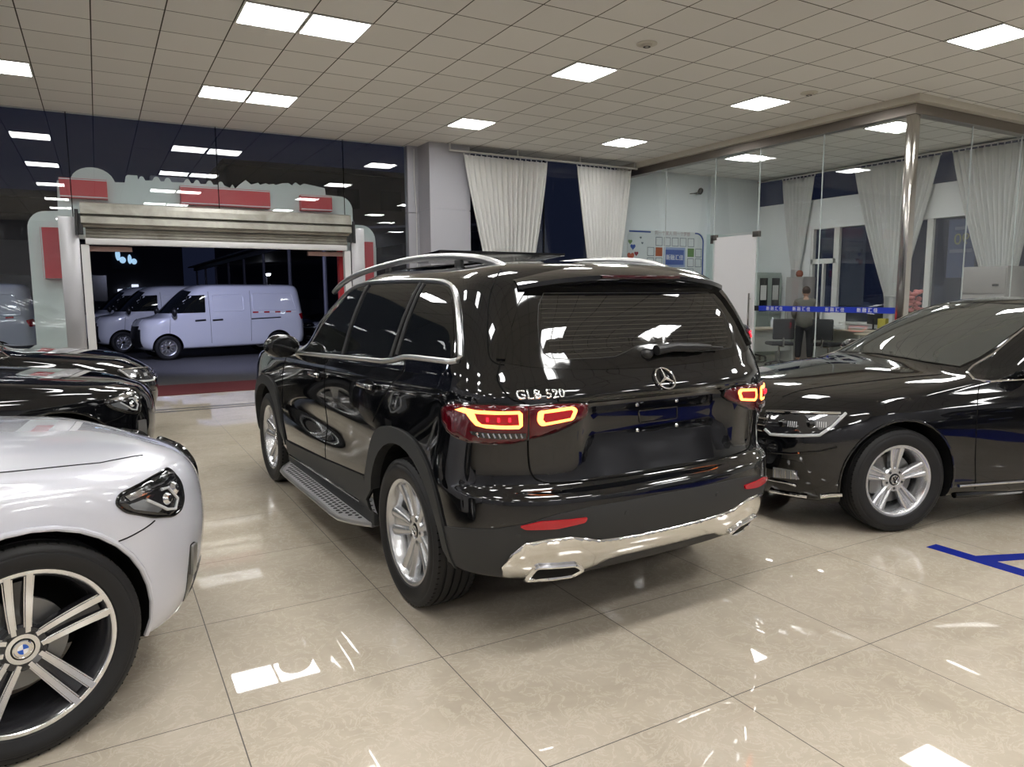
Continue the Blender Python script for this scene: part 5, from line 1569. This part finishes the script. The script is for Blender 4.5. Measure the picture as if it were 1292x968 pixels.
# lamp added at the sign arch only to light the parked vans
fl = empty('added_floodlight', (1.2, 13.965, 3.40), 0, 'lamp added outside over the garage doorway to light the parked vans', 'lamp')
b = MB(); b.box((-0.30, -0.10, -0.05), (0.30, 0.10, 0.12), 0.02); b.build('head', M['post_dark'], fl)
b = MB(); b.tube([(0, -0.05, 0.05), (0, -0.238, 0.0)], 0.02, 8); b.build('arm', M['post_dark'], fl)
ld = bpy.data.lights.new('added_flood', 'SPOT'); ld.energy = 380; ld.color = (0.62, 0.66, 1.0); ld.spot_size = math.radians(105); ld.spot_blend = 0.9; ld.shadow_soft_size = 0.15
lo_ = link(bpy.data.objects.new('added_flood_lamp', ld), fl); lo_.location = (0, 0.15, -0.06)
lo_.rotation_euler = Vector((2.6, 4.6, -2.9)).to_track_quat('-Z', 'Y').to_euler()

yard_lamp(-6.2, 16.6, 4.6, 'unseen mast lamp added in the yard beyond the left edge to light the left van', 1.5)  # mast and its spot are added off frame to brighten the left van
l2 = bpy.data.lights.new('added_mast_light', 'SPOT'); l2.energy = 260; l2.color = (0.66, 0.70, 1.0); l2.spot_size = math.radians(90); l2.spot_blend = 0.8; l2.shadow_soft_size = 0.15
o2 = link(bpy.data.objects.new('added_mast_light', l2), bpy.data.objects['yard_lamp.001']); o2.location = (0, -0.6, 4.40)
o2.rotation_euler = Vector((2.6, 1.6, -3.4)).to_track_quat('-Z', 'Y').to_euler()

# ------------------------------------------------------------------ blue letter taped on the floor at the right
b = MB()
b.prism([(4.22, 2.42), (4.32, 2.42), (4.32, 2.19), (4.61, 2.07), (5.20, 1.85), (5.12, 1.78), (4.49, 2.02), (4.33, 2.08), (4.32, 0.6), (4.22, 0.6)], 2, 0.0, 0.0014)
o = b.build('floor_marking', M['floor_blue'], None, False)
tag(o, 'dark blue tape marking on the floor tiles at the right edge, below the sedan', 'floor marking')
b = MB(); b.box((5.1, -3.6, 0.0), (6.9, -0.2, 0.0014)); o = b.build('added_floor_panel', M['floor_blue'], None, False)  # panel added out of view to give the tailgate a blue reflection
tag(o, 'blue floor vinyl added behind the camera for the blue reflection in the tailgate', 'floor marking')

# ------------------------------------------------------------------ office front: door, band, clamps
M['film'] = principled('white_frosted_film', (0.70, 0.70, 0.72), 0.35)
M['clamp'] = principled('dark_patch_fitting', (0.16, 0.15, 0.14), 0.3, 0.9)
dr = empty('door_1', (XO, 9.79, 0), 0); dr['kind'] = 'structure'
b = MB(); b.box((-0.010, -0.50, 0.02), (0.010, 0.50, 2.55)); b.build('door_leaf', M['film'], dr, False)
for y in (-0.56, 0.47):
    b = MB(); b.box((-0.03, y-0.02, 2.50), (0.03, y+0.13, 2.60), 0.006)
    if y > 0: b.box((-0.03, y+0.07, 2.44), (0.03, y+0.13, 2.55), 0.006)
    b.build('patch_fitting', M['clamp'], dr)
b = MB(); b.tube([(-0.05, -0.42, 0.8), (-0.05, -0.42, 1.5)], 0.016, 10); b.tube([(0.0, -0.42, 0.9), (-0.05, -0.42, 0.9)], 0.010, 8); b.tube([(0.0, -0.42, 1.4), (-0.05, -0.42, 1.4)], 0.010, 8)
b.build('door_handle', M['steel'], dr)
bd = empty('glass_band', (XO-0.009, 7.9, 1.235), 0, 'blue band with white lettering across the office glass at chest height', 'sticker')
b = MB(); b.box((-0.002, 6.60-7.9, -0.045), (0.0, 9.26-7.9, 0.045)); b.build('blue_strip', principled('blue_band_film', (0.010, 0.035, 0.42), 0.35), bd, False)
b = MB(); b.box((-0.003, 9.17-7.9, -0.045), (0.0, 9.27-7.9, 0.045)); b.build('black_end', M['black_plastic'], bd, False)
for y in (8.82, 8.26, 7.62, 7.05):
    text_flat('新 融 汇 佳', 0.074, 'lettering', M['white'], bd, (-0.0035, y-7.9, -0.028), (PI/2, 0, -PI/2), 0.0008)

# ------------------------------------------------------------------ office: wall decoration
wd = empty('wall_decal', (11.6, FAR-0.003, 0), 0, 'picture board decal with grid of squares, hearts and blue rectangle on the office wall', 'wall decal')
M['decal_line'] = principled('slate_decal_line', (0.12, 0.15, 0.18), 0.6)
M['decal_blue'] = principled('blue_decal', (0.035, 0.085, 0.32), 0.5)
M['decal_board'] = principled('pale_decal_board', (0.60, 0.65, 0.66), 0.5)
def dx(x): return x-11.6
b = MB(); b.prism([(dx(a), c) for a, c in rounded([(10.42, 0.9), (10.42, 2.93), (12.74, 2.93), (12.74, 0.9)], 0.2)], 1, -0.003, 0.002); b.build('board', M['decal_board'], wd, False)
pt = [(dx(x), -0.006, z) for x, z in [(12.45, 2.91)]+arcpts(12.50, 2.70, 0.21, 0.21, 88, 0, 8)+[(12.71, 1.4)]]
b = MB(); b.tube(pt, 0.017, 6); b.build('blue_line', M['decal_blue'], wd)
b = MB(); b.tube([(dx(10.47), -0.006, 2.895), (dx(11.08), -0.006, 2.895)], 0.017, 6); b.build('blue_line', M['decal_blue'], wd)
cell = 0.222
x0, z0 = 11.0, 2.56
full = {(1, 1): (0.36, 0.10, 0.04), (5, 1): (0.10, 0.22, 0.06), (3, 3): (0.42, 0.02, 0.06)}
for r_ in range(4):
    for c_i in range(7):
        if r_ == 0 and c_i in (0, 6): continue
        if r_ in (1, 2) and c_i in (2, 3, 4): continue
        if r_ == 3 and c_i in (0, 6): continue
        ax_, az_ = x0+c_i*0.245, 2.79-r_*0.235
        if (c_i, r_) in full:
            b = MB(); b.box((dx(ax_), -0.008, az_-0.20), (dx(ax_+0.20), 0, az_)); b.build('colour_square', principled('square_%d%d' % (c_i, r_), full[(c_i, r_)], 0.5), wd, False)
        else:
            b = MB()
            for lo, hi in (((0, 0), (0.2, 0.012)), ((0, 0.188), (0.2, 0.2)), ((0, 0), (0.012, 0.2)), ((0.188, 0), (0.2, 0.2))):
                b.box((dx(ax_+lo[0]), -0.006, az_-0.2+lo[1]), (dx(ax_+hi[0]), 0, az_-0.2+hi[1]))
            b.build('square_outline', M['decal_line'], wd, False)
b = MB(); b.box((dx(11.49), -0.006, 2.115), (dx(12.15), 0, 2.565)); b.build('logo_back', principled('decal_pale_blue', (0.25, 0.33, 0.55), 0.5), wd, False)
b = MB(); b.box((dx(11.54), -0.012, 2.165), (dx(12.10), -0.006, 2.51)); b.build('logo_panel', M['decal_blue'], wd, False)
text_flat('新融汇佳', 0.135, 'logo_lettering', M['white'], wd, (dx(11.82), -0.014, 2.285), (PI/2, 0, 0), 0.001)
text_flat('同一个家人 同一个梦想', 0.105, 'heading', principled('faded_pink_print', (0.38, 0.30, 0.32), 0.6), wd, (dx(11.75), -0.008, 2.845), (PI/2, 0, 0), 0.001)
def heart(x, z, s_, mat):
    pts = []
    for k in range(28):
        t = 2*PI*k/28
        pts.append((dx(x)+s_*math.sin(t)**3, z+s_*(13*math.cos(t)-5*math.cos(2*t)-2*math.cos(3*t)-math.cos(4*t))/16))
    b = MB(); b.prism(pts, 1, -0.008, 0); b.build('heart', mat, wd, False)
heart(10.58, 2.55, 0.072, M['decal_blue']); heart(10.68, 2.40, 0.058, principled('dark_red_heart', (0.26, 0.03, 0.05), 0.5)); heart(10.52, 2.34, 0.10, principled('orange_heart', (0.45, 0.10, 0.05), 0.5)); heart(10.50, 2.66, 0.06, principled('green_heart', (0.16, 0.26, 0.10), 0.5))
heart(10.80, 2.76, 0.03, M['decal_line']); heart(10.85, 2.64, 0.03, M['decal_line'])
# security camera
sc = empty('security_camera', (12.45, FAR, 3.86), 0, 'small security camera high on the office wall above the picture board', 'camera')
b = MB(); b.lathe([(0.0, -0.06), (0.045, -0.05), (0.06, 0.0), (0.055, 0.06), (0.03, 0.085), (0.0, 0.09)], Matrix.Translation((0, -0.14, 0)) @ Matrix.Rotation(0.5, 4, 'X'), 20); b.build('housing', M['clad'], sc)
b = MB(); b.tube([(0, 0, -0.02), (0, -0.13, -0.01)], 0.018, 8); b.tube([(0, -0.02, -0.02), (-0.2, -0.015, -0.04)], 0.008, 6); b.build('arm', M['clad'], sc)

# ------------------------------------------------------------------ office furniture
M['locker'] = principled('pale_green_steel', (0.36, 0.42, 0.38), 0.4, 0.1)
M['grey_locker'] = principled('warm_grey_steel', (0.33, 0.31, 0.30), 0.4)
M['desk'] = principled('light_oak_desk', (0.50, 0.44, 0.35), 0.45)
M['chair_black'] = principled('black_chair_fabric', (0.02, 0.021, 0.024), 0.7)
M['paper'] = principled('white_paper', (0.75, 0.75, 0.73), 0.7)
M['desk_grey'] = principled('pale_grey_desk_panel', (0.48, 0.50, 0.48), 0.5)
cab = empty('filing_cabinet', (14.02, 12.20, 0), 0, 'pale green glass-door filing cabinet by the office wall, left of the person', 'cabinet')
b = MB(); b.box((-0.42, 0.0, 0), (0.42, 0.42, 1.98), 0.008); b.build('carcass', M['locker'], cab)
for s_ in (-1, 1):
    b = MB()
    lo, hi = (-0.405, -0.005) if s_ < 0 else (0.005, 0.405)
    b.box((lo, -0.025, 1.0), (hi, 0, 1.06)); b.box((lo, -0.025, 1.85), (hi, 0, 1.92)); b.box((lo, -0.025, 1.06), (lo+0.06, 0, 1.85)); b.box((hi-0.06, -0.025, 1.06), (hi, 0, 1.85))
    d_ = b.build('door', M['locker'], cab, False)
    b = MB(); b.box((lo+0.06, -0.014, 1.06), (hi-0.06, -0.006, 1.85)); b.build('pane', M['tint'], d_, False)
    b = MB(); b.box((lo+0.10, -0.018, 1.33), (hi-0.10, -0.015, 1.68)); b.build('notice', M['paper'], d_, False)
    b = MB(); b.box((lo, -0.02, 0.08), (hi, 0, 0.95)); b.build('lower_door', M['locker'], cab, False)
gl_ = empty('locker', (14.14, 11.40, 0), 0, 'tall grey locker beside the far left office curtain, behind the person', 'locker')
b = MB(); b.box((-0.2, -0.24, 0), (0.2, 0.24, 1.86), 0.006); b.build('carcass', M['grey_locker'], gl_)
b = MB(); b.box((-0.215, -0.23, 0.05), (-0.2, 0.23, 1.80)); d_ = b.build('door', M['grey_locker'], gl_, False)
b = MB(); b.box((-0.23, 0.14, 0.9), (-0.215, 0.16, 1.05)); b.build('handle', M['steel'], d_, False)
pot = empty('round_ornament', (14.14, 11.44, 1.86), 0, 'small reddish round ornament on top of the grey locker', 'ornament')
b = MB(); b.lathe([(0.0, 0.0), (0.05, 0.0), (0.08, 0.05), (0.075, 0.11), (0.04, 0.15), (0.0, 0.155)], None, 20); b.build('ball', principled('reddish_clay', (0.30, 0.10, 0.06), 0.5), pot)
def desk(x, y, rz, L, D, label, panel=True):
    e = empty('desk', (x, y, 0), rz, label, 'desk')
    b = MB(); b.box((-L/2, -D/2, 0.72), (L/2, D/2, 0.75), 0.004); b.build('top', M['desk'], e)
    for sx_ in (-1, 1):
        b = MB(); b.box((sx_*(L/2-0.06)-0.02, -D/2+0.05, 0), (sx_*(L/2-0.06)+0.02, D/2-0.05, 0.72)); b.build('side_panel', M['desk_grey'], e, False)
    b = MB(); b.box((-L/2+0.08, -D/2+0.12, 0.25), (L/2-0.08, -D/2+0.14, 0.72)); b.build('modesty_panel', M['desk_grey'], e, False)
    return e
desk(12.65, 11.05, math.radians(-8), 1.2, 0.65, 'light wood desk with pale panel left of the person in the office')
desk(13.55, 9.55, math.radians(80), 1.7, 0.7, 'light wood desk right of the person, papers and boxes on it')
def office_chair(x, y, rz, label, group=None):
    e = empty('office_chair', (x, y, 0), rz, label, 'chair', group)
    b = MB(); b.box((-0.23, -0.23, 0.43), (0.23, 0.23, 0.50), 0.03); b.build('seat', M['chair_black'], e)
    b = MB(); b.box((-0.22, 0.20, 0.56), (0.22, 0.26, 0.98), 0.03); b.build('backrest', M['chair_black'], e)
    b = MB(); b.tube([(0, 0.24, 0.62), (0, 0.25, 0.42), (0, 0.0, 0.40), (0, 0, 0.1)], 0.022, 8); b.build('stem', M['steel'], e)
    for k in range(5):
        a = 2*PI*k/5
        b = MB(); b.tube([(0, 0, 0.10), (0.26*math.cos(a), 0.26*math.sin(a), 0.06)], [0.022, 0.014], 8); b.ellipsoid((0.26*math.cos(a), 0.26*math.sin(a), 0.03), (0.03, 0.03, 0.03), 8, 6); b.build('leg', M['black_plastic'], e)
    return e
office_chair(12.20, 10.30, 2.6, 'black office chair at the left desk, seen left of the desk panel')
office_chair(13.05, 11.72, 0.2, 'black office chair behind the left desk, in front of the filing cabinet')
office_chair(12.75, 9.55, 1.7, 'black office chair in front of the right desk, nearest the glass')
office_chair(13.55, 8.15, 0.2, 'big black office chair at the far right end of the right desk')
def boxy(name, loc, size, mat, label, cat, rz=0.0):
    e = empty(name, loc, rz, label, cat)
    b = MB(); b.box((-size[0]/2, -size[1]/2, 0), (size[0]/2, size[1]/2, size[2]), 0.008); b.build('body', mat, e)
    return e
t_ = boxy('tissue_box', (13.25, 9.65, 0.75), (0.13, 0.24, 0.09), M['paper'], 'white tissue box on the right desk, tissue pulled up', 'tissue box', 0.2)
b = MB(); b.lathe([(0.05, 0.085), (0.035, 0.12), (0.055, 0.15), (0.03, 0.17), (0.0, 0.165)], None, 9); b.build('tissue', M['paper'], t_, True)
boxy('carton', (13.68, 10.22, 0.75), (0.16, 0.2, 0.16), principled('tan_carton', (0.42, 0.25, 0.12), 0.7), 'small tan carton on the right desk beside the person', 'box', 0.3)
boxy('canister', (13.45, 8.86, 0.75), (0.12, 0.16, 0.24), principled('yellow_bag', (0.42, 0.36, 0.05), 0.6), 'yellow bag standing on the right desk', 'bag', 0.1)
pp_ = empty('paper_stack', (13.45, 9.95, 0.75), 0.3, 'white paper stack and posted sheet on the right desk', 'papers')
b = MB(); b.box((-0.11, -0.15, 0), (0.11, 0.15, 0.05)); b.box((0.05, -0.2, 0.05), (0.07, 0.25, 0.33)); b.build('sheets', M['paper'], pp_, False)
bt = empty('bottle', (12.85, 11.05, 0.75), 0, 'clear white bottle standing on the left desk', 'bottle')
b = MB(); b.lathe([(0.0, 0.0), (0.04, 0.0), (0.042, 0.14), (0.018, 0.19), (0.018, 0.22), (0.0, 0.222)], None, 16); b.build('body', M['lamp_clear'], bt)
mn = empty('monitor', (13.74, 9.24, 0.75), math.radians(60), 'dark computer monitor seen from behind on the right desk', 'monitor')
b = MB(); b.box((-0.28, -0.02, 0.10), (0.28, 0.02, 0.44), 0.01); b.build('screen', M['black_plastic'], mn)
b = MB(); b.box((-0.10, -0.09, 0), (0.10, 0.09, 0.012)); b.box((-0.02, 0.01, 0.01), (0.02, 0.03, 0.25)); b.build('stand', M['black_plastic'], mn, False)
# drawers and pink flower pot at the right
dw = empty('drawer_cabinet', (13.98, 7.15, 0), 0, 'grey steel drawer cabinet under the right office curtain', 'cabinet')
b = MB(); b.box((-0.3, -0.38, 0), (0.3, 0.38, 1.95), 0.006); b.build('carcass', M['grey_locker'], dw)
for k in range(4):
    b = MB(); b.box((-0.318, -0.36, 0.10+k*0.46), (-0.30, 0.36, 0.53+k*0.46), 0.004); d_ = b.build('drawer', M['grey_locker'], dw)
    b = MB(); b.box((-0.335, -0.26, 0.22+k*0.46), (-0.318, -0.16, 0.26+k*0.46)); b.build('handle', M['steel'], d_, False)
dl = desk(12.5, 7.9, math.radians(90), 1.4, 0.6, 'desk behind the black sedan roof, pink flowers standing on it')
fp = empty('flower_pot', (12.5, 7.75, 0.75), 0, 'bunch of pink flowers in a pot behind the black sedan roof', 'flowers')
b = MB(); b.lathe([(0.0, 0.0), (0.09, 0.0), (0.12, 0.30), (0.105, 0.30), (0.0, 0.26)], None, 20); b.build('pot', M['grey_locker'], fp)
rnd = random.Random(3)
b = MB()
for k in range(46):
    a = rnd.uniform(0, 2*PI); r_ = 0.2*math.sqrt(rnd.random()); z = 0.42+rnd.uniform(0, 0.35)
    b.ellipsoid((r_*math.cos(a), r_*math.sin(a), z), (0.05, 0.05, 0.035), 8, 5, None)
b.build('blossom', principled('pink_petals', (0.48, 0.17, 0.17), 0.7), fp)['kind'] = 'stuff'
b = MB()
for k in range(9):
    a = 2*PI*k/9; b.tube([(0, 0, 0.28), (0.12*math.cos(a), 0.12*math.sin(a), 0.5)], 0.006, 5)
b.build('stem', principled('flower_stem_green', (0.05, 0.12, 0.04), 0.7), fp)['kind'] = 'stuff'
# blue poster outside the office back window, its print seen mirrored
po = empty('poster', (XB+0.113, 8.10, 2.40), 0, 'blue poster seen from behind through the right office window, pale yellow figures', 'poster')
b = MB(); b.box((0, -0.26, -0.62), (0.01, 0.26, 0.50)); b.build('sheet', principled('dusk_blue_poster', (0.035, 0.05, 0.15), 0.6), po, False)
text_flat('90', 0.30, 'figures', principled('faded_yellow_print', (0.22, 0.22, 0.10), 0.6), po, (-0.003, 0.0, 0.02), (PI/2, 0, -PI/2), 0.001, mirror=True)
b = MB(); b.box((-0.003, -0.2, -0.14), (0, 0.22, -0.07)); b.box((-0.003, -0.1, 0.30), (0, 0.14, 0.36)); b.build('print_line', principled('faded_grey_print', (0.16, 0.17, 0.24), 0.6), po, False)

# ------------------------------------------------------------------ the person in the office
M['skin'] = principled('skin', (0.42, 0.25, 0.18), 0.5)
M['hair'] = principled('short_dark_brown_hair', (0.045, 0.025, 0.016), 0.6)
M['jacket'] = principled('grey_olive_jacket', (0.13, 0.125, 0.105), 0.8)
M['trousers'] = principled('black_trousers', (0.018, 0.018, 0.022), 0.8)
def skinned(name, pts, edges, mat, parent, root=0, sub=2):
    me = bpy.data.meshes.new(name)
    me.from_pydata([p[:3] for p in pts], edges, [])
    o = link(bpy.data.objects.new(name, me), parent)
    md = o.modifiers.new('skin', 'SKIN'); md.use_smooth_shade = True
    for i, p in enumerate(pts):
        v = me.skin_vertices[0].data[i]; v.radius = (p[3], p[4] if len(p) > 4 else p[3]); v.use_root = (i == root)
    sb = o.modifiers.new('sub', 'SUBSURF'); sb.levels = sub; sb.render_levels = sub
    bpy.context.view_layer.update()
    m2 = bpy.data.meshes.new_from_object(o.evaluated_get(bpy.context.evaluated_depsgraph_get()))
    o.modifiers.clear(); o.data = m2; m2.name = name
    m2.materials.clear(); m2.materials.append(mat)
    m2.polygons.foreach_set('use_smooth', [True]*len(m2.polygons))
    return o
pr_ = empty('person', (13.12, 10.42, 0), math.radians(-50), 'person in a grey olive jacket and black trousers standing with back turned in the office', 'person')
# body faces +Y (away from the camera)
P = [(0, 0, 0.84, 0.12, 0.09), (0, 0.0, 1.02, 0.115, 0.085), (0, 0.01, 1.22, 0.15, 0.10), (0, 0.0, 1.33, 0.12, 0.085), (0, 0.02, 1.385, 0.055), (0, 0.05, 1.44, 0.055),
     (0.10, 0, 0.78, 0.095), (0.11, 0.02, 0.45, 0.062), (0.12, -0.02, 0.09, 0.042), (0.13, 0.13, 0.035, 0.034),
     (-0.10, 0, 0.78, 0.095), (-0.11, 0.02, 0.45, 0.062), (-0.12, -0.02, 0.09, 0.042), (-0.13, 0.13, 0.035, 0.034),
     (0.17, 0, 1.30, 0.06), (0.23, -0.02, 1.06, 0.045), (0.19, 0.18, 0.95, 0.034), (0.17, 0.24, 0.93, 0.025),
     (-0.17, 0, 1.30, 0.06), (-0.23, -0.02, 1.06, 0.045), (-0.19, 0.18, 0.95, 0.034), (-0.17, 0.24, 0.93, 0.025)]
Ed = [(0, 1), (1, 2), (2, 3), (3, 4), (4, 5), (0, 6), (6, 7), (7, 8), (8, 9), (0, 10), (10, 11), (11, 12), (12, 13), (3, 14), (14, 15), (15, 16), (16, 17), (3, 18), (18, 19), (19, 20), (20, 21)]
bod = skinned('body', P, Ed, M['skin'], pr_)
hb = MB(); hb.ellipsoid((0, 0.055, 1.515), (0.072, 0.09, 0.105), 24, 16)
hb.ellipsoid((0, 0.148, 1.505), (0.012, 0.016, 0.022), 10, 8)
for s_ in (-1, 1): hb.ellipsoid((0.075*s_, 0.05, 1.51), (0.010, 0.020, 0.030), 10, 8)
bm = bmesh.new(); bm.from_mesh(bod.data)
hm = bpy.data.meshes.new('h'); hm.from_pydata([tuple(v) for v in hb.v], [], hb.f); bm.from_mesh(hm); bpy.data.meshes.remove(hm)
for s_ in (-1, 1):
    for k, (dx_, ln) in enumerate(((-0.018, 0.060), (-0.006, 0.070), (0.007, 0.066), (0.019, 0.052))):
        fg_ = MB(); fg_.tube([(0.17*s_+dx_, 0.245, 0.93), (0.17*s_+dx_, 0.245+ln*0.6, 0.925), (0.17*s_+dx_*1.1, 0.245+ln, 0.905)], [0.0085, 0.008, 0.006], 7)
        hm = bpy.data.meshes.new('h'); hm.from_pydata([tuple(v) for v in fg_.v], [], fg_.f); bm.from_mesh(hm); bpy.data.meshes.remove(hm)
    fg_ = MB(); fg_.tube([(0.17*s_-0.02*s_, 0.225, 0.932), (0.17*s_-0.045*s_, 0.25, 0.925), (0.17*s_-0.05*s_, 0.28, 0.918)], [0.009, 0.008, 0.006], 7)
    hm = bpy.data.meshes.new('h'); hm.from_pydata([tuple(v) for v in fg_.v], [], fg_.f); bm.from_mesh(hm); bpy.data.meshes.remove(hm)
bmesh.ops.recalc_face_normals(bm, faces=bm.faces[:]); bm.to_mesh(bod.data); bm.free()
bod.data.polygons.foreach_set('use_smooth', [True]*len(bod.data.polygons))
b = MB(); b.ellipsoid((0, 0.040, 1.545), (0.083, 0.096, 0.095), 24, 14)
b.v = [Vector((v.x, v.y, max(v.z, 1.47) if v.y < 0.03 else max(v.z, 1.56))) for v in b.v]; b.build('hair', M['hair'], pr_, True, 60)
skinned('jacket', [(0, 0, 0.70, 0.205, 0.18), (0, 0, 0.96, 0.205, 0.18), (0, 0.01, 1.20, 0.195, 0.145), (0, 0, 1.34, 0.135, 0.10), (0, 0.02, 1.40, 0.068),
    (0.175, 0, 1.305, 0.078), (0.24, -0.02, 1.06, 0.062), (0.195, 0.17, 0.955, 0.050), (-0.175, 0, 1.305, 0.078), (-0.24, -0.02, 1.06, 0.062), (-0.195, 0.17, 0.955, 0.050)],
    [(0, 1), (1, 2), (2, 3), (3, 4), (3, 5), (5, 6), (6, 7), (3, 8), (8, 9), (9, 10)], M['jacket'], pr_)
skinned('trousers', [(0, 0, 0.86, 0.15, 0.12), (0.10, 0, 0.76, 0.108), (0.11, 0.02, 0.45, 0.078), (0.12, -0.02, 0.10, 0.064), (-0.10, 0, 0.76, 0.108), (-0.11, 0.02, 0.45, 0.078), (-0.12, -0.02, 0.10, 0.064)],
    [(0, 1), (1, 2), (2, 3), (0, 4), (4, 5), (5, 6)], M['trousers'], pr_)
for s_ in (-1, 1):
    b = MB(); b.ellipsoid((0.125*s_, 0.05, 0.045), (0.05, 0.13, 0.05), 14, 8)
    for v in b.v: v.z = max(v.z, 0.0)
    b.build('shoe', M['black_plastic'], pr_)
